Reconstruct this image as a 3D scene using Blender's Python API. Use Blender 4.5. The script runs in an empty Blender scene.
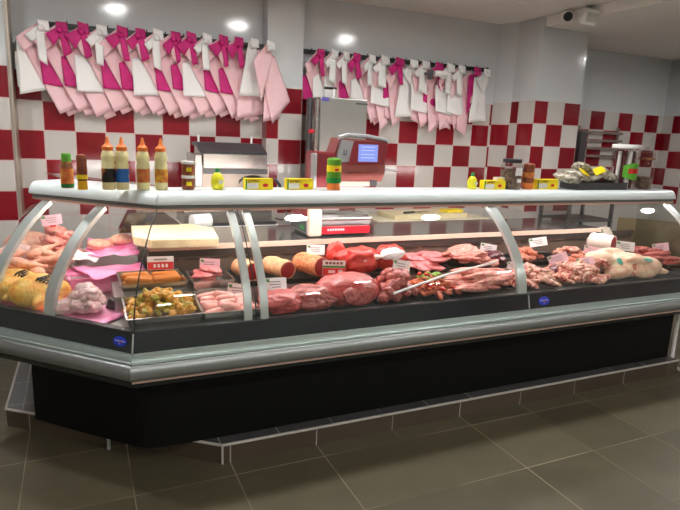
import bpy, bmesh, math, random
from mathutils import Vector, Matrix, noise, Euler
random.seed(7)
SC = bpy.context.scene
COL = SC.collection
PI = math.pi
T = math.tan(PI / 8)

# ------------------------------------------------------------------ materials
def lin(c):
    c = c / 255.0
    return c / 12.92 if c <= 0.04045 else ((c + 0.055) / 1.055) ** 2.4
def rgb(r, g, b): return (lin(r), lin(g), lin(b), 1)

def base_mat(name):
    m = bpy.data.materials.new(name); m.use_nodes = True
    nt = m.node_tree
    return m, nt, nt.nodes['Principled BSDF']

def mat(name, col, rough=0.5, metal=0.0, col2=None, scale=20.0, bump=0.0, bscale=60.0, coords='Object', detail=3.0,
        lo=0.35, hi=0.65, spec=0.5, stretch=None, sss=0.0, coat=0.0):
    m, nt, p = base_mat(name)
    p.inputs['Base Color'].default_value = col
    p.inputs['Roughness'].default_value = rough
    p.inputs['Metallic'].default_value = metal
    p.inputs['Specular IOR Level'].default_value = spec
    if coat: p.inputs['Coat Weight'].default_value = coat; p.inputs['Coat Roughness'].default_value = 0.15
    N = nt.nodes; L = nt.links
    tc = None
    def src(sc):
        nonlocal tc
        if tc is None: tc = N.new('ShaderNodeTexCoord')
        mp = N.new('ShaderNodeMapping')
        L.new(tc.outputs[coords], mp.inputs[0])
        if stretch: mp.inputs['Scale'].default_value = stretch
        n = N.new('ShaderNodeTexNoise'); n.inputs['Scale'].default_value = sc; n.inputs['Detail'].default_value = detail
        L.new(mp.outputs[0], n.inputs['Vector'])
        return n
    if col2 is not None:
        n = src(scale)
        r = N.new('ShaderNodeValToRGB')
        r.color_ramp.elements[0].position = lo; r.color_ramp.elements[0].color = col
        r.color_ramp.elements[1].position = hi; r.color_ramp.elements[1].color = col2
        L.new(n.outputs['Fac'], r.inputs[0]); L.new(r.outputs[0], p.inputs['Base Color'])
    if bump:
        n2 = src(bscale)
        b = N.new('ShaderNodeBump'); b.inputs['Strength'].default_value = bump; b.inputs['Distance'].default_value = 0.01
        L.new(n2.outputs['Fac'], b.inputs['Height']); L.new(b.outputs[0], p.inputs['Normal'])
    return m

def emit(name, col, s):
    m, nt, p = base_mat(name)
    p.inputs['Base Color'].default_value = (0.04, 0.04, 0.05, 1)
    p.inputs['Emission Color'].default_value = col
    p.inputs['Emission Strength'].default_value = s
    return m

def glass(name, tint=(0.97, 0.985, 0.98, 1), refl=1.0, ior=1.45):
    m = bpy.data.materials.new(name); m.use_nodes = True
    nt = m.node_tree; N = nt.nodes; L = nt.links
    N.clear()
    o = N.new('ShaderNodeOutputMaterial'); mx = N.new('ShaderNodeMixShader')
    t = N.new('ShaderNodeBsdfTransparent'); g = N.new('ShaderNodeBsdfGlossy'); f = N.new('ShaderNodeFresnel')
    t.inputs[0].default_value = tint; g.inputs['Roughness'].default_value = 0.02
    g.inputs[0].default_value = (refl, refl, refl, 1)
    ge = N.new('ShaderNodeNewGeometry'); mr = N.new('ShaderNodeMapRange')
    mr.inputs[3].default_value = ior; mr.inputs[4].default_value = 1.0 / ior   # same reflectance on both sides of the sheet
    L.new(ge.outputs['Backfacing'], mr.inputs[0]); L.new(mr.outputs[0], f.inputs['IOR'])
    L.new(f.outputs[0], mx.inputs[0]); L.new(t.outputs[0], mx.inputs[1]); L.new(g.outputs[0], mx.inputs[2])
    L.new(mx.outputs[0], o.inputs[0])
    return m

def tile_wall():
    """red and white checker tiles from UV in tile units, plain glossy white above row 9"""
    m, nt, p = base_mat('checker_tiles')
    N = nt.nodes; L = nt.links
    uv = N.new('ShaderNodeUVMap'); sp = N.new('ShaderNodeSeparateXYZ'); L.new(uv.outputs[0], sp.inputs[0])
    def math_(op, a, b=None, c=None):
        n = N.new('ShaderNodeMath'); n.operation = op
        for i, v in enumerate((a, b, c)):
            if v is None: continue
            if isinstance(v, (int, float)): n.inputs[i].default_value = v
            else: L.new(v, n.inputs[i])
        return n.outputs[0]
    u, v = sp.outputs[0], sp.outputs[1]
    fu, fv = math_('FLOOR', u), math_('FLOOR', v)
    par = math_('FLOORED_MODULO', math_('ADD', fu, fv), 2.0)
    du = math_('ABSOLUTE', math_('SUBTRACT', math_('FRACT', u), 0.5))
    dv = math_('ABSOLUTE', math_('SUBTRACT', math_('FRACT', v), 0.5))
    g = math_('GREATER_THAN', math_('MAXIMUM', du, dv), 0.484)
    up = math_('GREATER_THAN', v, 9.0)
    wn = N.new('ShaderNodeTexWhiteNoise'); wn.noise_dimensions = '2D'
    cb = N.new('ShaderNodeCombineXYZ'); L.new(fu, cb.inputs[0]); L.new(fv, cb.inputs[1]); L.new(cb.outputs[0], wn.inputs['Vector'])
    hs = N.new('ShaderNodeHueSaturation'); hs.inputs['Color'].default_value = rgb(130, 22, 34)
    L.new(math_('ADD', 0.85, math_('MULTIPLY', wn.outputs['Value'], 0.3)), hs.inputs['Value'])
    def mix(fac, a, b):
        n = N.new('ShaderNodeMix'); n.data_type = 'RGBA'
        L.new(fac, n.inputs[0])
        for i, x in ((6, a), (7, b)):
            if isinstance(x, tuple): n.inputs[i].default_value = x
            else: L.new(x, n.inputs[i])
        return n.outputs[2]
    par = math_('MULTIPLY', par, math_('GREATER_THAN', v, 4.0))   # the checker ends at the fourth row, white tiles below
    c = mix(par, rgb(200, 197, 192), hs.outputs[0])
    c = mix(g, c, rgb(206, 178, 174))
    c = mix(up, c, rgb(205, 210, 212))
    L.new(c, p.inputs['Base Color'])
    p.inputs['Roughness'].default_value = 0.12
    bp = N.new('ShaderNodeBump'); bp.inputs['Strength'].default_value = 0.25; bp.inputs['Distance'].default_value = 0.002
    inv = math_('SUBTRACT', 1.0, math_('MULTIPLY', g, math_('SUBTRACT', 1.0, up)))
    L.new(inv, bp.inputs['Height']); L.new(bp.outputs[0], p.inputs['Normal'])
    return m

def floor_tiles(name, x0, y0, p_, cols, grout, rough, gw=0.006, axes=(0, 1)):
    """rectangular tile grid in object space"""
    m, nt, p = base_mat(name)
    N = nt.nodes; L = nt.links
    tc = N.new('ShaderNodeTexCoord'); sp = N.new('ShaderNodeSeparateXYZ'); L.new(tc.outputs['Object'], sp.inputs[0])
    def math_(op, a, b=None):
        n = N.new('ShaderNodeMath'); n.operation = op
        for i, v in enumerate((a, b)):
            if v is None: continue
            if isinstance(v, (int, float)): n.inputs[i].default_value = v
            else: L.new(v, n.inputs[i])
        return n.outputs[0]
    us = []
    for ax, o in zip(axes, (x0, y0)):
        us.append(math_('DIVIDE', math_('SUBTRACT', sp.outputs[ax], o), p_))
    ds = [math_('ABSOLUTE', math_('SUBTRACT', math_('FRACT', u), 0.5)) for u in us]
    th = 0.5 - gw / p_ / 2
    g = math_('GREATER_THAN', math_('MAXIMUM', *ds), th)
    wn = N.new('ShaderNodeTexWhiteNoise'); wn.noise_dimensions = '2D'
    cb = N.new('ShaderNodeCombineXYZ')
    for i, u in enumerate(us): L.new(math_('FLOOR', u), cb.inputs[i])
    L.new(cb.outputs[0], wn.inputs['Vector'])
    nz = N.new('ShaderNodeTexNoise'); nz.inputs['Scale'].default_value = 4.0; nz.inputs['Detail'].default_value = 6
    L.new(tc.outputs['Object'], nz.inputs['Vector'])
    f = math_('ADD', math_('MULTIPLY', wn.outputs['Value'], 0.35), math_('MULTIPLY', nz.outputs['Fac'], 0.65))
    r = N.new('ShaderNodeValToRGB'); r.color_ramp.elements[0].color = cols[0]; r.color_ramp.elements[1].color = cols[1]
    r.color_ramp.elements[0].position = 0.25; r.color_ramp.elements[1].position = 0.75
    L.new(f, r.inputs[0])
    # grout that is worn away / dirty in places
    nz2 = N.new('ShaderNodeTexNoise'); nz2.inputs['Scale'].default_value = 1.7; nz2.inputs['Detail'].default_value = 2
    L.new(tc.outputs['Object'], nz2.inputs['Vector'])
    wear = N.new('ShaderNodeMapRange'); wear.inputs[1].default_value = 0.35; wear.inputs[2].default_value = 0.6
    L.new(nz2.outputs['Fac'], wear.inputs[0])
    mx = N.new('ShaderNodeMix'); mx.data_type = 'RGBA'
    L.new(math_('MULTIPLY', g, wear.outputs[0]), mx.inputs[0]); L.new(r.outputs[0], mx.inputs[6]); mx.inputs[7].default_value = grout
    L.new(mx.outputs[2], p.inputs['Base Color'])
    p.inputs['Roughness'].default_value = rough
    return m

M = {}
M['tiles'] = tile_wall()
M['floor'] = floor_tiles('floor_tiles', 1.072, 2.404, 0.4567, (rgb(78, 73, 57), rgb(98, 91, 72)), rgb(160, 150, 128), 0.4, 0.005)
M['plinth_tile'] = floor_tiles('plinth_tiles', 1.072, 1.072, 0.4567, (rgb(70, 60, 50), rgb(84, 74, 62)), rgb(190, 185, 175), 0.4, axes=(0, 0))
M['plinth_top'] = floor_tiles('shaded_plinth_top_tiles', -0.33, 3.3, 0.3, (rgb(70, 70, 72), rgb(86, 86, 88)), rgb(150, 150, 150), 0.22)  # tile tone darkened to carry the shade under the black base
M['ceiling'] = mat('ceiling_paint', rgb(236, 234, 230), 0.8)
M['wall_plain'] = mat('wall_paint', rgb(168, 168, 166), 0.45)
M['alu'] = mat('brushed_aluminium', rgb(160, 166, 167), 0.42, 0.8)
M['alu_strip'] = mat('satin_aluminium', rgb(172, 188, 185), 0.36, 0.7)
M['strut'] = mat('anodised_strut', rgb(205, 212, 210), 0.35, 0.55)
M['canopy'] = mat('canopy_enamel', rgb(226, 236, 238), 0.3, 0.0, coat=0.3)
M['lip'] = mat('canopy_lip', rgb(120, 122, 120), 0.35, 0.6)
M['rose_strip'] = mat('rose_strip', rgb(196, 168, 154), 0.4, 0.2)
M['band'] = mat('dark_band', rgb(24, 34, 37), 0.14, 0.0, coat=0.4)
M['black_panel'] = mat('black_base_laminate', rgb(9, 10, 11), 0.55, spec=0.2)
M['steel'] = mat('stainless_steel', rgb(190, 186, 180), 0.26, 0.9, col2=rgb(168, 165, 160), scale=6, stretch=(1, 1, 12))
M['steel_warm'] = mat('matt_steel', rgb(188, 178, 165), 0.38, 0.75)
M['saw_steel'] = mat('saw_steel', rgb(158, 158, 154), 0.36, 0.85)
M['steel_dark'] = mat('grey_steel', rgb(96, 98, 100), 0.35, 0.7)
M['deck'] = mat('deck_steel', rgb(190, 186, 182), 0.3, 0.7)
M['back_panel'] = mat('case_back_panel', rgb(120, 104, 92), 0.4, 0.3)
M['back_dark'] = mat('case_back_grille', rgb(58, 50, 46), 0.5)
M['worktop'] = mat('polished_worktop', rgb(120, 120, 118), 0.12, 0.8)
M['marble'] = mat('pale_counter_edge', rgb(222, 196, 178), 0.35)
M['tray_black'] = mat('black_tray', rgb(30, 30, 31), 0.35)
M['floor_reflection'] = mat('floor_reflection_panel', rgb(112, 98, 72), 0.25, 0.1, col2=rgb(88, 78, 58), scale=3)  # olive tone of the reflected shop floor, put into the colour
M['gusset'] = mat('grey_end_panel', rgb(168, 160, 146), 0.5)
M['glass'] = glass('front_glass')
M['glass_side'] = glass('side_glass', (0.9, 0.92, 0.9, 1))
M['smoked'] = glass('smoked_plastic', (0.42, 0.36, 0.38, 1), 0.9, 1.5)
M['clear_jar'] = glass('clear_jar_glass', (0.9, 0.9, 0.9, 1), 1.0, 1.5)
M['seam'] = mat('glass_seam', rgb(40, 50, 50), 0.3)
M['white_plastic'] = mat('white_plastic', rgb(238, 238, 236), 0.35)
M['white_tie'] = mat('white_cloth', rgb(240, 241, 240), 0.7, bump=0.15, bscale=90)
M['pink'] = mat('pale_pink_cloth', rgb(244, 206, 211), 0.55, col2=rgb(238, 194, 201), scale=6, bump=0.1, bscale=40)
M['magenta'] = mat('magenta_cloth', rgb(208, 30, 128), 0.6, col2=rgb(184, 18, 108), scale=10, bump=0.15, bscale=60)
M['hook'] = mat('dark_rail', rgb(52, 52, 52), 0.4, 0.6)
M['board'] = mat('cutting_board_plastic', rgb(240, 228, 188), 0.5, col2=rgb(228, 210, 164), scale=14, stretch=(1, 6, 1))
M['butcher_pink'] = mat('pink_butcher_paper', rgb(240, 130, 180), 0.45, col2=rgb(248, 168, 204), scale=9, bump=0.3, bscale=14)
M['paper_white'] = mat('white_paper', rgb(246, 246, 246), 0.6, bump=0.25, bscale=16)
M['card'] = mat('price_card_white', rgb(246, 242, 242), 0.4)
M['card_pink'] = mat('price_card_rose', rgb(236, 190, 200), 0.4)
M['print'] = mat('grey_print', rgb(150, 140, 146), 0.6)
M['green_print'] = mat('green_print', rgb(70, 150, 70), 0.6)
M['red_print'] = mat('red_print', rgb(214, 32, 34), 0.5)
M['yellow_box'] = mat('yellow_carton', rgb(250, 222, 20), 0.45)
M['green_box'] = mat('green_carton', rgb(30, 130, 60), 0.45)
M['white_box'] = mat('pale_carton', rgb(226, 222, 214), 0.45)
M['brown_print'] = mat('brown_print', rgb(120, 60, 20), 0.5)
M['mayo'] = mat('cream_bottle', rgb(248, 238, 178), 0.35)
M['orange_cap'] = mat('orange_cap', rgb(238, 128, 52), 0.4)
M['orange_label'] = mat('orange_label', rgb(206, 92, 40), 0.45, col2=rgb(232, 160, 80), scale=30)
M['yellow_label'] = mat('amber_label', rgb(196, 74, 40), 0.45, col2=rgb(240, 196, 60), scale=34)
M['blue_label'] = mat('blue_label', rgb(40, 110, 190), 0.45, col2=rgb(235, 160, 80), scale=18, lo=0.5, hi=0.62)
M['black_label'] = mat('black_label', rgb(30, 24, 22), 0.45, col2=rgb(214, 130, 70), scale=22, lo=0.5, hi=0.68)
M['lemon'] = mat('lemon_plastic', rgb(232, 226, 40), 0.35)
M['green_cap'] = mat('green_cap', rgb(20, 140, 60), 0.4)
M['lime_cap'] = mat('lime_lid', rgb(96, 180, 50), 0.4)
M['yellow_cap'] = mat('yellow_cap', rgb(246, 186, 20), 0.4)
M['brown_sauce'] = mat('brown_sauce', rgb(110, 52, 32), 0.3, col2=rgb(160, 84, 50), scale=30)
M['jar_content'] = mat('pickled_content', rgb(96, 40, 36), 0.3, col2=rgb(176, 120, 70), scale=40)
M['olive_content'] = mat('spice_content', rgb(80, 62, 48), 0.5, col2=rgb(150, 120, 96), scale=50)
M['sweet_dark'] = mat('dark_red_sweets', rgb(92, 34, 44), 0.35)
M['dark_lid'] = mat('dark_lid', rgb(44, 46, 50), 0.4)
M['sauce_green'] = mat('green_bottle', rgb(96, 158, 40), 0.35)
M['scale_red'] = mat('wine_red_plastic', rgb(122, 30, 40), 0.35, coat=0.3)
M['scale_bright'] = mat('bright_red_plastic', rgb(206, 24, 44), 0.3)
M['scale_silver'] = mat('silver_plastic', rgb(176, 178, 182), 0.3, 0.5)
M['scale_rose'] = mat('rose_steel', rgb(150, 84, 78), 0.35, 0.3)
M['screen'] = emit('blue_screen', rgb(140, 160, 250), 0.75)
M['screen_line'] = emit('pale_screen_lines', rgb(200, 212, 255), 0.8)
M['chip_bag'] = mat('clear_snack_packet', rgb(214, 210, 196), 0.2, col2=rgb(128, 116, 92), scale=40, bump=0.3, bscale=30, coat=0.4)
M['badge'] = mat('blue_badge', rgb(24, 54, 190), 0.35)
M['white_paint'] = mat('white_lettering', rgb(240, 240, 245), 0.5)
M['teal_stamp'] = mat('green_meat_stamp', rgb(86, 190, 170), 0.5)
M['pale_table'] = mat('pale_table_top', rgb(222, 212, 184), 0.45)
M['purple_label'] = mat('purple_sticker', rgb(90, 80, 170), 0.4)
# meats
M['beef'] = mat('red_beef', rgb(160, 30, 34), 0.38, col2=rgb(200, 80, 74), scale=36, bump=0.35, bscale=52, stretch=(1, 3, 1), coat=0.25)
M['beef_dark'] = mat('dark_beef', rgb(136, 34, 36), 0.36, col2=rgb(194, 100, 90), scale=44, bump=0.4, bscale=48, stretch=(1, 3.5, 1), coat=0.25)
M['beef_bright'] = mat('bright_red_beef', rgb(200, 28, 26), 0.34, col2=rgb(222, 74, 60), scale=32, bump=0.3, bscale=44, coat=0.3)
M['beef_cut'] = mat('cut_beef_face', rgb(140, 22, 30), 0.4, col2=rgb(172, 44, 48), scale=96)
M['fat'] = mat('cream_fat', rgb(244, 204, 160), 0.45, col2=rgb(238, 172, 122), scale=32, bump=0.3, bscale=60)
M['fat_white'] = mat('white_fat', rgb(250, 238, 226), 0.45, bump=0.3, bscale=60)
M['fat_orange'] = mat('orange_fat', rgb(240, 176, 116), 0.42, col2=rgb(210, 84, 58), scale=64, bump=0.4, bscale=60)
M['pork'] = mat('pink_pork', rgb(206, 96, 90), 0.4, col2=rgb(240, 182, 164), scale=48, bump=0.35, bscale=52, stretch=(1, 3, 1), coat=0.2)
M['lamb'] = mat('lamb_meat', rgb(184, 60, 52), 0.4, col2=rgb(240, 196, 172), scale=56, lo=0.42, hi=0.6, bump=0.4, bscale=56, coat=0.2)
M['veal'] = mat('rose_slices', rgb(212, 96, 104), 0.4, col2=rgb(230, 142, 142), scale=36, bump=0.2, bscale=60, coat=0.2)
M['liver'] = mat('dark_liver', rgb(96, 26, 40), 0.3, coat=0.4)
M['carcass'] = mat('lamb_carcass_skin', rgb(246, 216, 184), 0.45, col2=rgb(236, 178, 150), scale=28, bump=0.25, bscale=44)
M['chicken'] = mat('pale_chicken', rgb(232, 156, 134), 0.42, col2=rgb(244, 198, 168), scale=40, bump=0.3, bscale=72, coat=0.15)
M['breast'] = mat('chicken_breast_meat', rgb(232, 138, 128), 0.35, col2=rgb(244, 178, 162), scale=32, bump=0.2, bscale=48, coat=0.3)
M['yellow_chicken'] = mat('corn_fed_chicken_skin', rgb(240, 206, 110), 0.42, col2=rgb(232, 160, 72), scale=28, bump=0.3, bscale=80)
M['turkey'] = mat('pale_turkey', rgb(240, 212, 208), 0.4, col2=rgb(214, 158, 160), scale=40, bump=0.3, bscale=52)
M['marinade'] = mat('yellow_marinated_chicken', rgb(226, 170, 40), 0.4, col2=rgb(196, 120, 40), scale=88, bump=0.4, bscale=100, coat=0.2)
M['marinade_green'] = mat('herb_marinated_chicken', rgb(190, 166, 50), 0.4, col2=rgb(150, 132, 40), scale=104, bump=0.4, bscale=100, coat=0.2)
M['sausage'] = mat('golden_crumb', rgb(226, 142, 46), 0.6, col2=rgb(206, 112, 30), scale=240, bump=0.4, bscale=240)
M['pink_sausage'] = mat('pale_pink_sausage', rgb(240, 176, 164), 0.35, col2=rgb(232, 150, 140), scale=56, coat=0.3)
M['mince'] = mat('minced_meat', rgb(206, 96, 76), 0.45, col2=rgb(236, 160, 130), scale=160, bump=0.6, bscale=140)
M['pepper_red'] = mat('red_pepper', rgb(204, 34, 24), 0.3, coat=0.3)
M['pepper_green'] = mat('green_pepper', rgb(126, 164, 40), 0.3, coat=0.3)
M['carrot'] = mat('orange_marinade', rgb(206, 110, 60), 0.4, col2=rgb(180, 70, 46), scale=96)

# ------------------------------------------------------------------ helpers
def link(o, parent=None):
    COL.objects.link(o)
    if parent is not None: o.parent = parent
    return o

def tag(o, label=None, cat=None, group=None, kind=None):
    if label: o['label'] = label
    if cat: o['category'] = cat
    if group: o['group'] = group
    if kind: o['kind'] = kind
    return o

def empty(name, loc=(0, 0, 0), rz=0.0, label=None, cat=None, group=None):
    o = bpy.data.objects.new(name, None); o.empty_display_size = 0.05
    link(o); o.location = loc; o.rotation_euler = (0, 0, rz)
    return tag(o, label, cat, group)

class MB:
    def __init__(self): self.bm = bmesh.new()
    def _xf(self, vs, m):
        if m is not None: bmesh.ops.transform(self.bm, matrix=m, verts=vs)
    def box(self, c, s, rot=None, bevel=0.0):
        r = bmesh.ops.create_cube(self.bm, size=1.0); vs = r['verts']
        bmesh.ops.scale(self.bm, vec=s, verts=vs)
        if bevel:
            es = list({e for v in vs for e in v.link_edges})
            b = bmesh.ops.bevel(self.bm, geom=es, offset=bevel, segments=2, profile=0.6, affect='EDGES')
            vs = list({v for f in b['faces'] for v in f.verts} | {v for v in vs if v.is_valid})
            seen = set(vs); st = list(vs)
            while st:
                v = st.pop()
                for e in v.link_edges:
                    w = e.other_vert(v)
                    if w not in seen: seen.add(w); st.append(w)
            vs = list(seen)
        m = Matrix.Translation(c)
        if rot: m = m @ Euler(rot).to_matrix().to_4x4()
        self._xf(vs, m); return self
    def cyl(self, a, b, r, seg=20, r2=None):
        a = Vector(a); b = Vector(b); d = b - a
        q = Vector((0, 0, 1)).rotation_difference(d.normalized()).to_matrix().to_4x4()
        m = Matrix.Translation((a + b) / 2) @ q
        bmesh.ops.create_cone(self.bm, cap_ends=True, segments=seg, radius1=r, radius2=r if r2 is None else r2, depth=d.length, matrix=m)
        return self
    def lathe(self, prof, c=(0, 0, 0), seg=24, m=None):
        rings = []
        for r, z in prof:
            if r < 1e-6: rings.append([self.bm.verts.new((c[0], c[1], c[2] + z))])
            else: rings.append([self.bm.verts.new((c[0] + r * math.cos(2 * PI * k / seg), c[1] + r * math.sin(2 * PI * k / seg), c[2] + z)) for k in range(seg)])
        for A, B in zip(rings, rings[1:]):
            if len(A) == 1 and len(B) == 1: continue
            for k in range(seg):
                k2 = (k + 1) % seg
                if len(A) == 1: self.bm.faces.new((A[0], B[k2], B[k]))
                elif len(B) == 1: self.bm.faces.new((A[k], A[k2], B[0]))
                else: self.bm.faces.new((A[k], A[k2], B[k2], B[k]))
        for Rg, fl in ((rings[0], True), (rings[-1], False)):
            if len(Rg) > 1: self.bm.faces.new(list(reversed(Rg)) if fl else Rg)
        if m is not None: self._xf([v for r in rings for v in r], m)
        return self
    def tube(self, pts, r, seg=8):
        pts = [Vector(p) for p in pts]; rings = []
        for i, p in enumerate(pts):
            d = (pts[min(i + 1, len(pts) - 1)] - pts[max(i - 1, 0)]).normalized()
            up = Vector((0, 0, 1)) if abs(d.z) < 0.9 else Vector((1, 0, 0))
            x = d.cross(up).normalized(); y = d.cross(x)
            rr = r[i] if isinstance(r, (list, tuple)) else r
            rings.append([self.bm.verts.new(p + (x * math.cos(2 * PI * k / seg) + y * math.sin(2 * PI * k / seg)) * rr) for k in range(seg)])
        for A, B in zip(rings, rings[1:]):
            for k in range(seg): self.bm.faces.new((A[k], A[(k + 1) % seg], B[(k + 1) % seg], B[k]))
        self.bm.faces.new(rings[0]); self.bm.faces.new(list(reversed(rings[-1])))
        return self
    def prism(self, poly, z0, z1):
        """vertical prism over an XY polygon"""
        lo = [self.bm.verts.new((x, y, z0)) for x, y in poly]; hi = [self.bm.verts.new((x, y, z1)) for x, y in poly]
        n = len(poly)
        for k in range(n): self.bm.faces.new((lo[k], lo[(k + 1) % n], hi[(k + 1) % n], hi[k]))
        self.bm.faces.new(list(reversed(lo))); self.bm.faces.new(hi)
        return self
    def extr(self, poly3, vec):
        """prism from a 3D polygon moved by vec"""
        vec = Vector(vec)
        a = [self.bm.verts.new(p) for p in poly3]; b = [self.bm.verts.new(Vector(p) + vec) for p in poly3]
        n = len(a)
        for k in range(n): self.bm.faces.new((a[k], a[(k + 1) % n], b[(k + 1) % n], b[k]))
        self.bm.faces.new(list(reversed(a))); self.bm.faces.new(b)
        return self
    def loft(self, sections, closed=True, cap=True):
        """sections: equal-length lists of 3D points"""
        S = [[self.bm.verts.new(p) for p in s] for s in sections]
        n = len(S[0])
        for A, B in zip(S, S[1:]):
            for k in range(n if closed else n - 1):
                self.bm.faces.new((A[k], A[(k + 1) % n], B[(k + 1) % n], B[k]))
        if closed and cap:
            self.bm.faces.new(list(reversed(S[0]))); self.bm.faces.new(S[-1])
        return self
    def ell(self, c, r, rot=(0, 0, 0), sub=3):
        m = Matrix.Translation(c) @ Euler(rot).to_matrix().to_4x4() @ Matrix.Diagonal((r[0], r[1], r[2], 1))
        bmesh.ops.create_icosphere(self.bm, subdivisions=sub, radius=1.0, matrix=m)
        return self
    def patch(self, c00, c10, c11, c01, nu=8, nv=8, fn=None):
        g = []
        for j in range(nv + 1):
            row = []
            for i in range(nu + 1):
                u, v = i / nu, j / nv
                p = (Vector(c00) * (1 - u) + Vector(c10) * u) * (1 - v) + (Vector(c01) * (1 - u) + Vector(c11) * u) * v
                if fn: p = p + Vector(fn(u, v, p))
                row.append(self.bm.verts.new(p))
            g.append(row)
        for j in range(nv):
            for i in range(nu): self.bm.faces.new((g[j][i], g[j][i + 1], g[j + 1][i + 1], g[j + 1][i]))
        return self
    def mesh(self, name, m, smooth=False, angle=35):
        bmesh.ops.recalc_face_normals(self.bm, faces=self.bm.faces)
        me = bpy.data.meshes.new(name); self.bm.to_mesh(me); self.bm.free()
        me.materials.append(M[m] if isinstance(m, str) else m)
        if smooth:
            for p in me.polygons: p.use_smooth = True
            if angle is not None and hasattr(me, 'set_sharp_from_angle'): me.set_sharp_from_angle(angle=math.radians(angle))
        return me
    def build(self, name, m, parent=None, smooth=False, angle=35, loc=None):
        o = bpy.data.objects.new(name, self.mesh(name, m, smooth, angle)); link(o, parent)
        if loc is not None: o.location = loc
        return o

def solidify(o, t, off=0.0):
    s = o.modifiers.new('thickness', 'SOLIDIFY'); s.thickness = t; s.offset = off
    return o
def remesh(o, v=0.006, smooth=4):
    r = o.modifiers.new('union', 'REMESH'); r.mode = 'VOXEL'; r.voxel_size = v; r.use_smooth_shade = True
    if smooth:
        s = o.modifiers.new('smooth', 'SMOOTH'); s.iterations = smooth; s.factor = 0.5
    return o

def lumpy(r, seed=0, amp=0.18, freq=1.6, sub=4, flat=0.0):
    """bmesh ellipsoid with lumpy organic relief, bottom flattened"""
    b = MB(); bmesh.ops.create_icosphere(b.bm, subdivisions=sub, radius=1.0)
    off = Vector((seed * 13.7, seed * 7.3, seed * 3.1))
    for v in b.bm.verts:
        n = v.co.normalized()
        d = noise.noise(n * freq + off) * amp + noise.noise(n * freq * 2.7 + off * 2) * amp * 0.4
        p = n * (1 + d)
        if flat and p.z < -flat: p.z = -flat + (p.z + flat) * 0.15
        v.co = Vector((p.x * r[0], p.y * r[1], p.z * r[2]))
    return b

def place(me, name, loc, rot=(0, 0, 0), sc=1.0, label=None, cat=None, group=None, parent=None):
    o = bpy.data.objects.new(name, me); link(o, parent)
    o.location = loc; o.rotation_euler = rot; o.scale = (sc, sc, sc) if not isinstance(sc, tuple) else sc
    return tag(o, label, cat, group)

def copy_tree(o, parent=None):
    c = o.copy(); COL.objects.link(c)
    if parent is not None: c.parent = parent
    for ch in o.children: copy_tree(ch, c)
    return c

_fonts = {}
def text_mesh(s, size, depth=0.0006):
    k = (s, size)
    if k in _fonts: return _fonts[k]
    cu = bpy.data.curves.new('lettering', 'FONT'); cu.body = s; cu.size = size; cu.extrude = depth
    cu.align_x = 'CENTER'; cu.align_y = 'CENTER'; cu.resolution_u = 3
    t = bpy.data.objects.new('lettering', cu); COL.objects.link(t)
    dg = bpy.context.evaluated_depsgraph_get(); dg.update()
    me = bpy.data.meshes.new_from_object(t.evaluated_get(dg))
    bpy.data.objects.remove(t); bpy.data.curves.remove(cu)
    _fonts[k] = me
    return me
def text(s, size, m, loc, rot, parent, name='lettering'):
    me = text_mesh(s, size).copy(); me.materials.clear(); me.materials.append(M[m])
    o = bpy.data.objects.new(name, me); link(o, parent); o.location = loc; o.rotation_euler = rot
    return o

# ------------------------------------------------------------------ camera
cam = bpy.data.cameras.new('camera'); co = bpy.data.objects.new('camera', cam); link(co)
pit, rol, yaw = 0.2063, 0.0413, 0.4332
Fv = Vector((math.sin(yaw) * math.cos(pit), math.cos(yaw) * math.cos(pit), -math.sin(pit)))
Rv = Vector((math.cos(yaw), -math.sin(yaw), 0)); Uv = Rv.cross(Fv)
R2 = Rv * math.cos(rol) + Uv * math.sin(rol); U2 = -Rv * math.sin(rol) + Uv * math.cos(rol)
mw = Matrix((R2, U2, -Fv)).transposed().to_4x4(); mw.translation = (0, 0, 1.5986)
co.matrix_world = mw
cam.sensor_width = 36.0; cam.lens = 570.7 / 680 * 36.0; cam.clip_start = 0.05
SC.camera = co
SC.view_settings.view_transform = 'Standard'; SC.view_settings.look = 'None'
SC.view_settings.gamma = 1.0; SC.view_settings.use_curve_mapping = False
SC.view_settings.exposure = 0.3

# ------------------------------------------------------------------ room shell
XL, XR, YF = -3.2, 6.29, -3.0
ZH, ZL = 2.68, 2.60
def wall(name, faces, m='tiles', thick=0.12, top=2.76, zoff=0.0):
    """faces: list of (x0,y0,u0, x1,y1,u1); front side faces -Y / the room; UV in tile units"""
    bm = bmesh.new(); uvl = bm.loops.layers.uv.new('UVMap')
    for (x0, y0, u0, x1, y1, u1, zo) in faces:
        v = [bm.verts.new(p) for p in ((x0, y0, 0), (x1, y1, 0), (x1, y1, top), (x0, y0, top))]
        f = bm.faces.new(v)
        for l, (u, z) in zip(f.loops, ((u0, 0), (u1, 0), (u1, top), (u0, top))):
            l[uvl].uv = (u + 40, (z - 0.15 - zo) / 0.2)
        d = Vector((x1 - x0, y1 - y0, 0)).normalized(); n = Vector((-d.y, d.x, 0)) * thick
        w = [bm.verts.new(Vector(p) + n) for p in ((x0, y0, 0), (x1, y1, 0), (x1, y1, top), (x0, y0, top))]
        for a in ((w[3], w[2], w[1], w[0]),):
            g = bm.faces.new(a)
            for l in g.loops: l[uvl].uv = (40.5, 12)
    me = bpy.data.meshes.new(name); bm.to_mesh(me); bm.free(); me.materials.append(M[m])
    o = bpy.data.objects.new(name, me); link(o); tag(o, kind='structure')
    return o
wall('wall_back', [
    (-0.378, 4.58, -0.88, 1.42, 4.58, 8.11, 0), (1.67, 4.58, -4.905, 3.675, 4.58, 5.12, 0),
    (4.29, 4.72, -2.87, XR, 4.72, 6.35, 0.025)])
wall('wall_column_left', [(XL, 4.36, -12.1, -0.378, 4.36, 2, 0)], thick=0.22)
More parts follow.
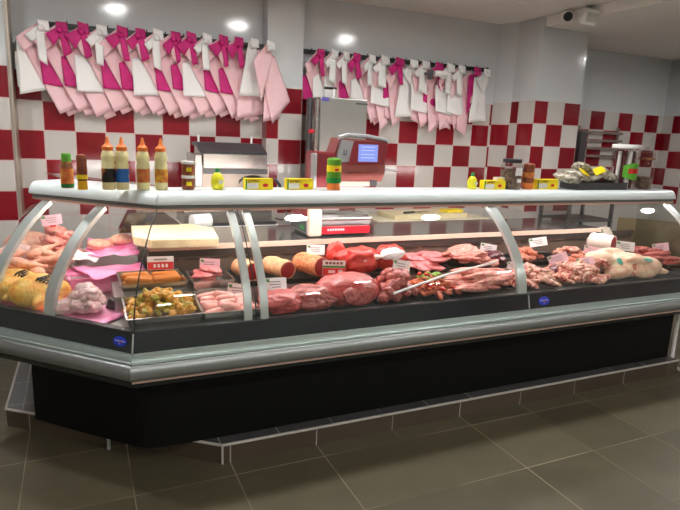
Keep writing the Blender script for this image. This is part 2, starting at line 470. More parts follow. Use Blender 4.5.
wall('wall_column_middle', [(1.375, 4.58, 0.0, 1.375, 4.46, 0.5, 0), (1.375, 4.46, 0.5, 1.671, 4.46, 2.0, 0)], thick=0.115)
wall('wall_column_right', [(3.675, 4.58, 0, 3.743, 4.395, 1, 0.015), (3.743, 4.395, 1.5, 3.743, 4.08, 3, 0.025), (3.743, 4.08, 3.22, 4.29, 4.08, 6.0, 0.025)], thick=0.1)
MB().box((4.02, 4.45, 1.36), (0.5, 0.5, 2.70)).build('wall_column_core', 'wall_plain')['kind'] = 'structure'
MB().box((-0.366, 4.47, 1.36), (0.018, 0.21, 2.7)).build('trim_1', M['steel_warm'])['kind'] = 'structure'
wall('wall_right', [(XR, 4.72, 6.35, XR, YF, 44.9, 0.025)])
wall('wall_left', [(XL, YF, 0, XL, 4.36, 36.8, 0)])
wall('wall_front', [(XR, YF, 0, XL, YF, 47.4, 0)], m='wall_plain')
MB().box(((XL + XR) / 2, 0.8, -0.05), (XR - XL + 0.4, 8.2, 0.1)).build('floor', 'floor')['kind'] = 'structure'
XB = 3.77
MB().box(((XL + XB) / 2, 0.8, ZH + 0.05), (XB - XL + 0.2, 8.2, 0.1)).build('ceiling', 'ceiling')['kind'] = 'structure'
MB().box(((XB + XR) / 2 + 0.1, 0.8, (ZL + ZH + 0.1) / 2), (XR - XB + 0.2, 8.2, ZH + 0.1 - ZL)).build('ceiling_low', 'ceiling')['kind'] = 'structure'

# recessed round ceiling lamps: trim ring and luminous diffuser
M['lamp'] = emit('lamp_diffuser', (1.0, 0.985, 0.965, 1), 165.0)
M['lamp_added'] = emit('added_lamp_diffuser', (1.0, 0.97, 0.91, 1), 215.0)
def downlight(x, y, z, label, m='lamp', r=0.095):
    t = empty('ceiling_lamp', (x, y, z), 0, label, 'lamp', 'round recessed ceiling lamps')
    MB().lathe([(r + 0.022, 0), (r + 0.022, -0.012), (r, -0.016), (r, -0.004), (r * 0.9, 0)]).build('trim_ring', 'white_plastic', t, True)
    MB().lathe([(0, -0.002), (r, -0.002), (r, -0.009), (0, -0.012)]).build('diffuser', m, t, True)
for x, y, w in ((-0.85, 3.15, 'farthest left over the aisle'), (0.386, 3.114, 'above the left corner of the counter'), (1.574, 3.024, 'above the weighing scale'), (2.84, 2.93, 'above the middle of the counter')):
    downlight(x, y, ZH, 'round recessed ceiling lamp ' + w)
downlight(5.55, 2.98, ZL, 'round recessed ceiling lamp in the low ceiling near the end of the counter')
k = 0
for y, wy in ((-0.2, 'in front of the counter'), (-2.0, 'near the shop front')):  # unseen lamp rows, added to light the floor and the counter front
    for x, wx in ((-1.2, 'left'), (0.9, 'centre left'), (2.9, 'centre right'), (4.9, 'right')):
        downlight(x, y, ZH if x < XB else ZL, 'added unseen shop ceiling lamp %s, %s row' % (wy, wx), 'lamp_added')

# ------------------------------------------------------------------ tiled plinth (built on the floor)
PX = 3.91
poly = [(0.575, 2.517), (PX, 2.517), (PX, 3.60), (0.6, 3.60), (0.0, 4.1), (-0.397, 4.1), (-0.411, 3.272)]
pl = empty('tiled_plinth', (0.6, 2.9, 0), 0, 'brown tiled step under the black base of the meat counter', 'plinth')
def rel(o, p):
    o.parent = p; o.matrix_parent_inverse = Matrix.Translation(p.location).inverted() if not any(p.rotation_euler) else p.matrix_basis.inverted(); return o
rel(MB().prism(poly, 0, 0.097).build('tile_facing', 'plinth_tile'), pl)
ins = [(0.578, 2.522), (PX - .002, 2.522), (PX - .002, 3.59), (0.6, 3.59), (0.0, 4.09), (-0.392, 4.09), (-0.405, 3.276)]
rel(MB().prism(ins, 0.0971, 0.1022).build('tile_top', 'plinth_top'), pl)
b = MB()
for a, c in zip([poly[6], poly[0], poly[5]], [poly[0], poly[1], poly[6]]):
    b.tube([(a[0], a[1], 0.099), (c[0], c[1], 0.099)], 0.0075, 8)
b.tube([(0.575, 2.515, 0.0), (0.575, 2.515, 0.1)], 0.006, 8)
rel(b.build('edge_trim', mat('plinth_trim', rgb(196, 192, 186), 0.4, 0.3)), pl)

# ------------------------------------------------------------------ the display counter
O = Vector((0.185, 2.463, 0)); A_ = Vector((-0.70711, 0.70711, 0)); N_ = Vector((0.70711, 0.70711, 0))
R_ = 3.99; SL = 0.95
def Pm(x, d, z): return (x, 2.463 + d, z)
def Pl(s, d, z): p = O + A_ * s + N_ * d; return (p.x, p.y, z)
def mit(d): return 0.185 + T * d
counter = empty('meat_display_counter', (1.8, 2.9, 0.1025), 0, 'long refrigerated glass meat counter with curved glass, grey bumper and black base', 'display counter')
CI = Matrix.Translation((1.8, 2.9, 0.1025)).inverted()
def cp(o):
    o.parent = counter; o.matrix_parent_inverse = CI; return o
def sweep(name, prof, m, which='both', sl=SL, xr=R_, gap=0.0015, smooth=True, angle=40, x0=None, closed=True):
    """sweep a (d,z) profile along the left and the main run, mitred at the corner: one mesh for each run"""
    out = []
    if which in ('both', 'left'):
        out.append(cp(MB().loft([[Pl(sl, d, z) for d, z in prof], [Pl(T * d + gap, d, z) for d, z in prof]], closed).build(name, m, None, smooth, angle)))
    if which in ('both', 'main'):
        out.append(cp(MB().loft([[Pm((mit(d) + gap) if x0 is None else x0, d, z) for d, z in prof], [Pm(xr, d, z) for d, z in prof]], closed).build(name, m, None, smooth, angle)))
    return out
# black base
basep = [(0.157, 0.112), (0.157, 0.54), (0.24, 0.54), (0.24, 0.112)]
bpoly = []
cx, cy = mit(0.125), 2.463 + 0.125
pts = [(3.88, cy), (3.88, 3.5), (0.75, 3.5), (0.25, 3.68)]
e0 = Vector((-0.262, 3.087))
for t in range(7):   # rounded corner
    k = t / 6
    a = Vector((cx - 0.09 * 0.7071, cy + 0.09 * 0.7071)); c = Vector((cx + 0.09, cy)); bcen = Vector((cx, cy))
    p = a * (1 - k) ** 2 + bcen * 2 * k * (1 - k) + c * k * k
    bpoly.append((p.x, p.y))
cp(MB().prism([tuple(e0)] + bpoly + pts, 0.106, 0.55).build('base_panel', 'black_panel'))
# grey bumper: upper strip, ridge, half round, underside rail
sweep('bumper_strip', [(-0.023, 0.650), (-0.030, 0.640), (-0.040, 0.632), (-0.046, 0.622), (-0.055, 0.620), (-0.057, 0.613), (-0.02, 0.613), (0.02, 0.65)], 'alu_strip', angle=25)
hr = [(-0.05 - 0.026 * math.sin(PI * k / 10), 0.574 + 0.037 * math.cos(PI * k / 10)) for k in range(11)]
sweep('bumper_rail', hr + [(0.05, 0.537), (0.05, 0.611)], 'alu')
sweep('bumper_underside', [(-0.052, 0.536), (-0.052, 0.526), (-0.040, 0.521), (0.15, 0.521), (0.15, 0.536)], 'rose_strip', which='main')
sweep('bumper_underside', [(-0.030, 0.5205), (-0.020, 0.492), (0.15, 0.492), (0.15, 0.5205)], 'band')
# dark band under the glass
sweep('dark_band', [(-0.022, 0.651), (0.0, 0.735), (0.012, 0.735), (0.012, 0.651)], 'band', angle=20)
# sill strip on top of the band
sweep('glass_sill', [(-0.001, 0.7355), (-0.001, 0.741), (0.035, 0.741), (0.035, 0.7355)], 'steel_dark')
# deck
cp(MB().prism([(mit(.03), 2.493), (3.97, 2.493), (3.97, 2.79), (mit(.33), 2.79)], 0.655, 0.722).build('deck', 'deck'))
cp(MB().prism([(0.13, 2.795), (3.97, 2.795), (3.97, 3.10), (0.13, 3.10)], 0.655, 0.806).build('deck', 'deck'))
ll = [Pl(T * 0.03, .03, 0), Pl(0.90, .03, 0)]
cp(MB().prism([(p[0], p[1]) for p in ll] + [(-0.43, 3.50), (0.32, 3.30), (0.32, 2.79)], 0.655, 0.722).build('deck', 'deck'))
cp(MB().prism([(-0.43, 3.505), (-0.43, 4.12), (0.30, 4.12), (0.30, 3.305)], 0.655, 0.79).build('deck', 'deck'))
# back panel under the worktop, grille
cp(MB().box((2.15, 3.115, 0.88), (3.66, 0.02, 0.14)).build('back_panel', 'back_panel'))
b = MB()
b.box((2.15, 3.1, 0.94), (3.66, 0.012, 0.04))
for k in range(26): b.box((0.42 + k * 0.138, 3.1025, 0.905), (0.1, 0.006, 0.008))
cp(b.build('air_grille', 'back_dark'))
# worktop
cp(MB().box((1.965, 3.37, 0.975), (3.29, 0.55, 0.028), bevel=0.004).build('worktop', 'worktop'))
cp(MB().box((1.965, 3.091, 0.974), (3.29, 0.008, 0.03)).build('worktop_edge', 'marble'))
cp(MB().extr([(3.61, 3.07, 0.985), (3.68, 3.07, 0.995), (3.76, 3.0, 0.81), (3.61, 3.0, 0.81)], (0, 0.05, 0)).build('end_gusset', 'gusset'))
cp(MB().box((1.95, 3.54, 0.755), (3.3, 0.03, 0.41)).build('rear_panel', 'steel_warm'))
# curved glass
GP = [(0.004, 0.741), (0.010, 0.79), (0.022, 0.84), (0.050, 0.90), (0.088, 0.96), (0.135, 1.02), (0.190, 1.08), (0.250, 1.135), (0.310, 1.18), (0.360, 1.212)]
def gl(name, which, s0, s1, m='glass'):
    f = Pl if which == 'left' else Pm
    secs = []
    def st(s, d): return (T * d + 0.003 if which == 'left' else mit(d) + 0.003) if s is None else s
    for d, z in GP:
        secs.append([f(st(s0, d), d, z), f(st(s1, d), d, z), f(st(s1, d), d + 0.005, z - 0.003), f(st(s0, d), d + 0.005, z - 0.003)])
    return cp(MB().loft(secs).build(name, m, None, True, 40))
gl('glass_pane', 'left', None, 0.50); gl('glass_pane', 'left', 0.504, 0.86)
gl('glass_pane', 'main', None, 0.705); gl('glass_pane', 'main', 0.745, 2.325); gl('glass_pane', 'main', 2.331, R_ - 0.03)
# seam at the glass corner
cp(MB().tube([(mit(d) - 0.002, 2.463 + d - 0.004, z) for d, z in GP], 0.0035, 6).build('corner_seam', 'seam'))
cp(MB().tube([(mit(d) - 0.0035, 2.463 + d - 0.006, z) for d, z in [(-0.021, 0.655), (-0.002, 0.735)]], 0.004, 6).build('corner_seam', 'strut'))
# struts
def strut(which, s, w=0.036, t=0.022):
    f = Pl if which == 'left' else Pm
    secs = []
    n = len(GP)
    for i, (d, z) in enumerate(GP):
        a = GP[max(i - 1, 0)]; c = GP[min(i + 1, n - 1)]
        tx, tz = c[0] - a[0], c[1] - a[1]; l = math.hypot(tx, tz); nx, nz = tz / l, -tx / l   # inward normal (d+, z-)
        o0 = 0.005
        secs.append([f(s - w / 2, d + nx * o0, z + nz * o0), f(s + w / 2, d + nx * o0, z + nz * o0),
                     f(s + w / 2, d + nx * (o0 + t), z + nz * (o0 + t)), f(s - w / 2, d + nx * (o0 + t), z + nz * (o0 + t))])
    cp(MB().loft(secs).build('strut', 'strut', None, True, 30))
strut('main', 0.690, 0.036); strut('main', 0.768, 0.036); strut('main', 2.325, 0.062); strut('main', R_ - 0.05, 0.045)
strut('left', 0.49, 0.056); strut('left', 0.845, 0.056)
cp(MB().tube([Pm(0.722, d - 0.004, z) for d, z in GP], 0.003, 6).build('glass_clip', 'seam'))
# white joint strips on the band at the struts
for x in (2.36,): cp(MB().box((x, 2.4515, 0.693), (0.006, 0.006, 0.078), rot=(-0.255, 0, 0)).build('band_joint', 'strut'))
# canopy
def arc(c, r, a0, a1, n): return [(c[0] + r * math.cos(math.radians(a0 + (a1 - a0) * k / n)), c[1] + r * math.sin(math.radians(a0 + (a1 - a0) * k / n))) for k in range(n + 1)]
fas = [(0.60, 1.300), (0.405, 1.300), (0.388, 1.297), (0.374, 1.288), (0.362, 1.272), (0.352, 1.248), (0.354, 1.238), (0.40, 1.236), (0.60, 1.280)]
sweep('canopy', fas, 'canopy', sl=0.955, xr=4.02)
sweep('canopy_lip', [(0.352, 1.235), (0.352, 1.222), (0.372, 1.214), (0.43, 1.214), (0.43, 1.235)], 'lip', sl=0.93, xr=4.0)
sweep('canopy_lit_edge', [(0.350, 1.2215), (0.352, 1.212), (0.37, 1.206), (0.371, 1.2135)], 'rose_strip', sl=0.93, xr=4.0)  # rose colour paints the pink lit lower edge of the canopy
# glass rear shelf of the left canopy
lt = [Pl(0.93, 0.601, 0), (-0.19, 4.10), (0.06, 3.68)]
cp(MB().prism([(p[0], p[1]) for p in lt] + [(0.30, 3.35), (mit(.601), 3.0645)], 1.288, 1.299).build('canopy_shelf', 'glass_side'))
# fluorescent tubes under the canopy
M['tube'] = emit('counter_tube', (1.0, 0.86, 0.83, 1), 36.0)
for x0, x1 in ((0.50, 1.45), (1.5, 2.7), (2.75, 3.9)):
    cp(MB().cyl(Pm(x0, 0.47, 1.215), Pm(x1, 0.47, 1.215), 0.012, 12).build('counter_tube', 'tube'))
cp(MB().cyl(Pl(0.26, 0.47, 1.215), Pl(0.88, 0.47, 1.215), 0.012, 12).build('counter_tube', 'tube'))
# end panels
ep = [(0.03, 0.745)] + [(d + 0.012, z) for d, z in GP[1:-1]] + [(0.40, 1.21), (0.62, 1.21), (0.62, 0.745)]
cp(MB().extr([Pm(3.972, d, z) for d, z in ep], (0.006, 0, 0)).build('end_glass', 'glass_side'))
cp(MB().extr([Pm(3.982, d, z) for d, z in [(0.04, 0.655), (0.04, 0.86), (0.12, 0.98), (0.25, 1.075), (0.50, 1.065), (0.79, 1.04), (0.79, 0.655)]], (0.008, 0, 0)).build('end_reflection_panel', 'floor_reflection'))  # panel added for its colour, which imitates the floor's reflection in the glass
cp(MB().loft([[Pl(0.875, d, z), (Pl(0.875, d, z)[0], 4.12, z), (Pl(0.875, d, z)[0] + 0.005, 4.12, z), (Pl(0.875, d, z)[0] + 0.005, Pl(0.875, d, z)[1], z)] for d, z in GP]).build('end_glass', 'glass_side', None, True, 40))
# badges: blue ovals with white lettering and a red dot
def badge(fr, s, d, z, rz, tilt, size):
    e = bpy.data.objects.new('badge', MB().lathe([(0, 0), (1, 0), (1, 0.02), (0.96, 0.03), (0, 0.03)], seg=28).mesh('badge', 'badge', True)); link(e)
    p = Vector(fr(s, d, z))
    e.parent = counter
    rm = Matrix.Translation(p) @ Euler((0, 0, rz)).to_matrix().to_4x4() @ Euler((PI / 2 - tilt, 0, 0)).to_matrix().to_4x4()
    e.matrix_parent_inverse = CI
    e.matrix_basis = rm @ Matrix.Diagonal((size, size * 0.62, 0.05, 1))
    for st, sz, yy, mm in (("Seda Mat", 0.42, 0.12, 'white_paint'), ("frigo", 0.22, -0.42, 'white_paint')):
        t = text(st, sz, mm, (0, yy, 0.035), (0, 0, 0), e); t.scale = (1.0, 1.35, 1)
    b = MB(); b.lathe([(0, 0), (0.13, 0), (0.13, 0.02), (0, 0.02)], seg=14)
    r = b.build('red_dot', 'red_print', e); r.location = (0.1, -0.1, 0.033)
badge(Pl, 0.065, -0.0135, 0.692, -PI / 4, 0.255, 0.036)
badge(Pm, 2.475, -0.0135, 0.690, 0, 0.255, 0.042)
# small steel foot and drain pipe
cp(MB().cyl((0.075, 2.84, 0.003), (0.075, 2.84, 0.108), 0.009, 12).build('drain_foot', 'strut'))


# ------------------------------------------------------------------ goods standing on the canopy shelf
ZC = 1.3008
def squeeze_bottle(x, y, label_m, label, z=ZC, s=1.05, rz=0.0):
    t = empty('squeeze_bottle', (x, y, z), rz, label, 'sauce bottle', 'cream sauce bottles with orange nozzles')
    MB().lathe([(0, 0), (0.026, 0), (0.029, 0.006), (0.029, 0.112), (0.0265, 0.122), (0.0265, 0.128), (0.0295, 0.140), (0.0295, 0.152), (0.024, 0.172), (0.018, 0.178), (0, 0.178)]).build('bottle_body', 'mayo', t, True)
    MB().lathe([(0.0294, 0.034), (0.0298, 0.034), (0.0298, 0.096), (0.0294, 0.096)]).build('label', label_m, t, True)
    MB().lathe([(0, 0.176), (0.023, 0.176), (0.024, 0.192), (0.020, 0.196), (0.011, 0.205), (0.0075, 0.222), (0.0045, 0.236), (0, 0.238)]).build('nozzle_cap', 'orange_cap', t, True)
    t.scale = (s, s, s)
squeeze_bottle(0.132, 2.95, 'black_label', 'cream sauce bottle with orange nozzle and black label, leftmost of the four')
squeeze_bottle(0.194, 2.95, 'blue_label', 'cream sauce bottle with orange nozzle and blue label')
squeeze_bottle(0.289, 2.95, 'orange_label', 'cream sauce bottle with orange nozzle and plain orange label')
squeeze_bottle(0.374, 2.95, 'yellow_label', 'cream sauce bottle with orange nozzle and red and yellow patterned label, rightmost of the four')

t = empty('sauce_jar', (-0.048, 3.03, ZC), 0, 'reddish jar with lime green lid at left end of the counter top', 'jar')
MB().lathe([(0, 0), (0.026, 0), (0.0285, 0.006), (0.0285, 0.10), (0.024, 0.118), (0.021, 0.126), (0, 0.126)]).build('jar_body', 'jar_content', t, True)
MB().lathe([(0.0287, 0.022), (0.0291, 0.022), (0.0291, 0.092), (0.0287, 0.092)]).build('label', 'orange_label', t, True)
MB().lathe([(0, 0.122), (0.021, 0.122), (0.0215, 0.124), (0.0215, 0.158), (0.019, 0.163), (0, 0.163)]).build('lid', 'lime_cap', t, True)
MB().lathe([(0.0287, 0.004), (0.0292, 0.004), (0.0292, 0.02), (0.0287, 0.02)]).build('foot_band', 'green_box', t, True)

def topdown(x, y, body_m, cap_m, h, r, label, name='sauce_tube', lab=None, lab_m=None, cap_h=0.042, top_m=None):
    t = empty(name, (x, y, ZC), 0, label, 'sauce bottle')
    MB().lathe([(0, cap_h - 0.002), (r * 0.86, cap_h - 0.002), (r, cap_h + 0.012), (r, h * 0.6), (r * 0.94, h * 0.7), (r * 0.98, h * 0.93), (r * 0.8, h - 0.004), (0, h)]).build('bottle_body', body_m, t, True)
    MB().lathe([(0, 0), (r * 0.92, 0), (r * 0.95, 0.003), (r * 0.9, cap_h), (0, cap_h)]).build('flip_cap', cap_m, t, True)
    if lab:
        MB().lathe([(r + 0.0002, lab[0]), (r + 0.0007, lab[0]), (r + 0.0007, lab[1]), (r + 0.0002, lab[1])]).build('label', lab_m, t, True)
    return t
topdown(0.017, 2.95, 'brown_sauce', 'yellow_cap', 0.165, 0.0235, 'slim brown sauce bottle standing on its yellow cap beside the reddish jar', lab=(0.05, 0.07), lab_m='yellow_box')
topdown(2.722, 2.96, 'brown_sauce', 'orange_cap', 0.17, 0.038, 'brown sauce bottle standing on its orange cap beside the spice jar', lab=(0.075, 0.11), lab_m='orange_label', cap_h=0.04)
t = topdown(1.297, 2.93, 'sauce_green', 'orange_cap', 0.178, 0.040, 'green mustard bottle standing on its orange cap in front of the scale', lab=(0.10, 0.135), lab_m='yellow_box', cap_h=0.036)
MB().lathe([(0.0402, 0.04), (0.042, 0.04), (0.042, 0.066), (0.0402, 0.066)]).build('collar', 'green_cap', t, True)
b = MB(); b.ell((0, -0.0405, 0.112), (0.014, 0.003, 0.007)); b.build('red_mark', 'red_print', t, True)

for z0, w in ((0, 'lower'), (0.0705, 'upper')):
    t = empty('condiment_jar', (0.505, 2.96, ZC + z0), 0, 'small dark condiment jar with white lid, %s of the two stacked' % w, 'jar', 'two stacked condiment jars')
    MB().lathe([(0, 0), (0.029, 0), (0.031, 0.004), (0.031, 0.05), (0.028, 0.056), (0, 0.056)]).build('jar_body', 'brown_sauce', t, True)
    MB().lathe([(0, 0.0562), (0.033, 0.0562), (0.033, 0.069), (0.031, 0.070), (0, 0.070)]).build('lid', 'white_plastic', t, True)
    MB().box((0, -0.0312, 0.03), (0.026, 0.002, 0.02)).build('label', 'yellow_box', t)

def lemon(x, y, label, s=1.0):
    t = empty('lemon_juice_bottle', (x, y, ZC), 0.2, label, 'juice bottle', 'lemon shaped juice bottles')
    MB().lathe([(0, 0), (0.024, 0), (0.030, 0.008), (0.0335, 0.035), (0.031, 0.06), (0.022, 0.078), (0.013, 0.086), (0, 0.086)], seg=28).build('bottle_body', 'lemon', t, True)
    MB().lathe([(0, 0.084), (0.0125, 0.084), (0.0125, 0.103), (0.010, 0.108), (0, 0.110)]).build('screw_cap', 'green_cap', t, True)
    MB().lathe([(0, 0), (0.012, 0), (0.012, 0.0015), (0, 0.0015)], m=Matrix.Translation((0.004, -0.0335, 0.04)) @ Euler((PI / 2, 0, 0)).to_matrix().to_4x4()).build('label', 'white_box', t, True)
    t.scale = (s,) * 3
lemon(0.652, 2.95, 'yellow lemon juice bottle with green cap, in front of the dark-lidded steel machine')
lemon(2.270, 2.96, 'yellow lemon juice bottle with green cap, beside the middle curved strut', 0.93)

def carton(x, y, rz, label, w=0.15, h=0.058, d=0.05):
    t = empty('stock_cube_carton', (x, y, ZC), rz, label, 'carton', 'yellow stock cube cartons')
    MB().box((0, 0, h / 2), (w, d, h), bevel=0.0015).build('carton_body', 'yellow_box', t)
    MB().box((-w * 0.24, -d / 2 - 0.0006, h * 0.36), (w * 0.40, 0.001, h * 0.5)).build('pale_panel', 'white_box', t)
    MB().box((-w * 0.475, -d / 2 - 0.0006, h * 0.5), (w * 0.05, 0.001, h * 0.95)).build('green_stripe', 'green_box', t)
    b = MB(); b.ell((w * 0.22, -d / 2 - 0.001, h * 0.4), (0.016, 0.001, 0.010), sub=2); b.build('red_mark', 'red_print', t, True)
    text('JUMBO', h * 0.34, 'brown_print', (-w * 0.2, -d / 2 - 0.0012, h * 0.78), (PI / 2, 0, 0), t)
carton(0.868, 2.95, 0.0, 'yellow and white stock cube carton beside the lemon juice bottle, nearest the corner')
carton(1.098, 2.95, 0.0, 'yellow and white stock cube carton beside the green mustard bottle')
carton(2.425, 2.95, 0.0, 'yellow stock cube carton between the lemon juice bottle and spice jar', 0.17, 0.056)
carton(2.870, 2.95, 0.0, 'yellow stock cube carton between the brown sauce bottle and the black tray', 0.18, 0.066)
for (xx, zz, w2, k) in ((2.475, ZC + 0.0562, 0.07, 'white'),):
    t = empty('small_packet', (xx, 2.955, zz), 0.1, 'small pale packet lying on the yellow carton beside the spice jar', 'packet')
    MB().box((0, 0, 0.01), (w2, 0.035, 0.02), bevel=0.003).build('packet_body', 'white_box', t)
    MB().box((0, -0.0178, 0.01), (w2 * 0.6, 0.001, 0.012)).build('label', 'yellow_box', t)

t = empty('spice_jar', (2.585, 2.97, ZC), 0, 'tall clear plastic spice jar with dark screw lid and white label', 'jar')
MB().lathe([(0, 0.0), (0.066, 0.0), (0.07, 0.006), (0.07, 0.15), (0.058, 0.168), (0.055, 0.172), (0, 0.172)], seg=32).build('jar_body', 'clear_jar', t, True)
MB().lathe([(0, 0.004), (0.064, 0.004), (0.065, 0.12), (0.04, 0.13), (0, 0.128)], seg=24).build('contents', 'olive_content', t, True)
MB().lathe([(0, 0.170), (0.060, 0.170), (0.061, 0.173), (0.061, 0.190), (0.058, 0.194), (0, 0.194)], seg=32).build('screw_lid', 'dark_lid', t, True)
b = MB()
for (a0, a1, z0, z1) in ((-1.9, -1.0, 0.09, 0.14), (-1.7, -1.1, 0.045, 0.07)):
    n = 8; secs = []
    for k in range(n + 1):
        a = a0 + (a1 - a0) * k / n
        c, s_ = math.cos(a), math.sin(a)
        secs.append([(0.0704 * c, 0.0704 * s_, z0), (0.0704 * c, 0.0704 * s_, z1), (0.0712 * c, 0.0712 * s_, z1), (0.0712 * c, 0.0712 * s_, z0)])
    b.loft(secs)
b.build('label', 'paper_white', t)

def open_tray(name, loc, size, m, label, cat, rz=0.0, wall_t=0.003, flare=0.0, rim=0.006, group=None):
    """rectangular open tray: floor, four sides and a rolled rim in one mesh"""
    w, d, h = size
    t = MB()
    def ring(k, z): return [(-w / 2 * k, -d / 2 * k, z), (w / 2 * k, -d / 2 * k, z), (w / 2 * k, d / 2 * k, z), (-w / 2 * k, d / 2 * k, z)]
    f = 1 - flare
    ro = [(x, y) for x, y, _ in ring(1, 0)]
    secs = [ring(f, 0.0), ring(1, h)]
    def off(r, o): return [(x + (o if x > 0 else -o), y + (o if y > 0 else -o), z) for x, y, z in r]
    S = [ring(f, 0), ring(1, h - 0.002), off(ring(1, h - 0.002), rim), off(ring(1, h), rim), off(ring(1, h), -wall_t), off(ring(f, wall_t), -wall_t)]
    V = [[t.bm.verts.new(p) for p in s] for s in S]
    for a, b_ in zip(V, V[1:]):
        for k in range(4): t.bm.faces.new((a[k], a[(k + 1) % 4], b_[(k + 1) % 4], b_[k]))
    t.bm.faces.new(list(reversed(V[0]))); t.bm.faces.new(V[-1])
    o = t.build(name, m, None); o.location = loc; o.rotation_euler = (0, 0, rz)
    return tag(o, label, cat, group)
open_tray('snack_tray', (3.335, 2.965, ZC), (0.47, 0.17, 0.05), 'steel_dark', 'dark grey metal tray holding snack packets on the counter top', 'tray')
bag_spots = [(3.16, 2.95, 0.062, 0.25, 0.2, 'clear snack packet with yellow label lying at the left of the grey metal tray', True),
             (3.30, 2.955, 0.075, -0.15, -0.35, 'clear snack packet with yellow label propped in the middle of the grey metal tray', True),
             (3.43, 2.96, 0.070, 0.3, 0.1, 'clear snack packet without label at the right of the grey metal tray', False),
             (3.08, 2.955, 0.050, 0.1, 0.05, 'grey snack packet drooping over the left end of the grey metal tray', False),
             (3.24, 2.99, 0.092, 0.6, 0.5, 'clear snack packet lying on top of the others in the grey metal tray', False)]
for (x, y, z, rz, rx, lab, yl) in bag_spots:
    t = empty('snack_packet', (x, y, ZC + z + 0.026), 0, lab, 'snack packet', 'snack packets in the metal tray')
    b = lumpy((0.118, 0.08, 0.036), int(x * 50), 0.22, 2.2, 3)
    o = b.build('packet_body', 'chip_bag', t, True, None); o.rotation_euler = (0.25, rx, rz)
    if yl:
        q = MB().box((0, -0.005, 0), (0.085, 0.055, 0.003)).build('label', 'yellow_box', t)
        q.rotation_euler = (0.75, rx, rz); q.location = (0, -0.046, 0.034)

t = empty('sweet_tub', (3.615, 2.965, ZC), 0, 'large clear tub with white lid and green label at right end of the counter top', 'jar')
MB().lathe([(0, 0), (0.095, 0), (0.10, 0.008), (0.108, 0.29), (0.106, 0.296), (0, 0.296)], seg=32).build('jar_body', 'clear_jar', t, True)
for k in range(9):
    a = k * 2 * PI / 9 + 0.2
    MB().cyl((0.06 * math.cos(a), 0.06 * math.sin(a), 0.006), (0.062 * math.cos(a + .1), 0.062 * math.sin(a + .1), 0.27), 0.016, 10).build('sweet_stick', 'sweet_dark' if k % 2 else 'white_plastic', t, True)
t.scale = (0.86, 0.86, 1.0)
MB().lathe([(0, 0.29), (0.113, 0.29), (0.114, 0.294), (0.114, 0.312), (0.11, 0.318), (0, 0.318)], seg=32).build('lid', 'white_plastic', t, True)
b = MB(); secs = []
for k in range(13):
    a = -2.5 + 2.0 * k / 12; c, s_ = math.cos(a), math.sin(a)
    bow = 0.02 * math.sin(PI * k / 12)
    secs.append([(0.1068 * c, 0.1068 * s_, 0.09 - bow), (0.1068 * c, 0.1068 * s_, 0.17 + bow), (0.108 * c, 0.108 * s_, 0.17 + bow), (0.108 * c, 0.108 * s_, 0.09 - bow)])
b.loft(secs); b.build('label', 'lime_cap', t, True)
b = MB(); secs = []
for k in range(9):
    a = -2.1 + 1.0 * k / 8; c, s_ = math.cos(a), math.sin(a)
    secs.append([(0.1082 * c, 0.1082 * s_, 0.115), (0.1082 * c, 0.1082 * s_, 0.15), (0.109 * c, 0.109 * s_, 0.15), (0.109 * c, 0.109 * s_, 0.115)])
b.loft(secs); b.build('red_mark', 'red_print', t, True)
t = empty('glass_jar', (3.83, 2.965, ZC), 0, 'clear lidded glass jar with dark contents, rightmost on the counter top', 'jar')
t.scale = (0.85, 0.85, 1)
MB().lathe([(0, 0), (0.075, 0), (0.08, 0.008), (0.08, 0.2), (0.07, 0.225), (0.066, 0.23), (0, 0.23)], seg=28).build('jar_body', 'clear_jar', t, True)
MB().lathe([(0, 0.005), (0.072, 0.005), (0.072, 0.08), (0.05, 0.09), (0, 0.088)], seg=20).build('contents', 'olive_content', t, True)
MB().lathe([(0, 0.228), (0.074, 0.228), (0.076, 0.236), (0.076, 0.262), (0.03, 0.285), (0.016, 0.29), (0.02, 0.305), (0, 0.31)], seg=28).build('lid', 'clear_jar', t, True)
MB().lathe([(0.0758, 0.215), (0.0785, 0.215), (0.0785, 0.228), (0.0758, 0.228)], seg=28).build('seal_ring', 'jar_content', t, True)

# ------------------------------------------------------------------ on the worktop: scale, boards, smoked cover, paper
sx, sy, sz = 1.45, 3.33, 0.9895
t = empty('weighing_scale', (sx, sy, sz), 0, 'red and silver shop weighing scale with a lit blue screen, on the worktop', 'scale')
MB().box((0.0, -0.015, 0.05), (0.42, 0.29, 0.07), bevel=0.01).build('base_body', 'scale_silver', t)
MB().box((0.045, -0.165, 0.038), (0.33, 0.012, 0.046), bevel=0.003).build('red_front', 'scale_bright', t)
MB().box((-0.212, -0.02, 0.06), (0.004, 0.26, 0.07)).build('dark_side', 'steel_dark', t)
MB().box((0.0, -0.02, 0.0075), (0.38, 0.26, 0.015)).build('foot_plate', 'dark_lid', t)
MB().box((-0.165, -0.165, 0.088), (0.085, 0.05, 0.166), bevel=0.015).build('front_cheek', 'marble', t)
MB().box((0.04, -0.03, 0.105), (0.36, 0.30, 0.022), bevel=0.006).build('weighing_plate', 'steel', t)
MB().box((0.045, -0.173, 0.088), (0.33, 0.012, 0.022)).build('silver_trim', 'scale_silver', t)
b = MB()
for k in range(7): b.box((-0.075 + k * 0.017, -0.1718, 0.042), (0.011, 0.002, 0.012))
b.build('lettering', 'white_paint', t)
MB().box((-0.215, -0.09, 0.05), (0.004, 0.06, 0.022)).build('green_button', 'green_cap', t)
MB().box((-0.19, 0.02, 0.19), (0.05, 0.22, 0.16), bevel=0.01).build('side_housing', 'scale_red', t)
MB().box((0.02, 0.07, 0.30), (0.13, 0.09, 0.34), bevel=0.01).build('column', 'scale_silver', t)
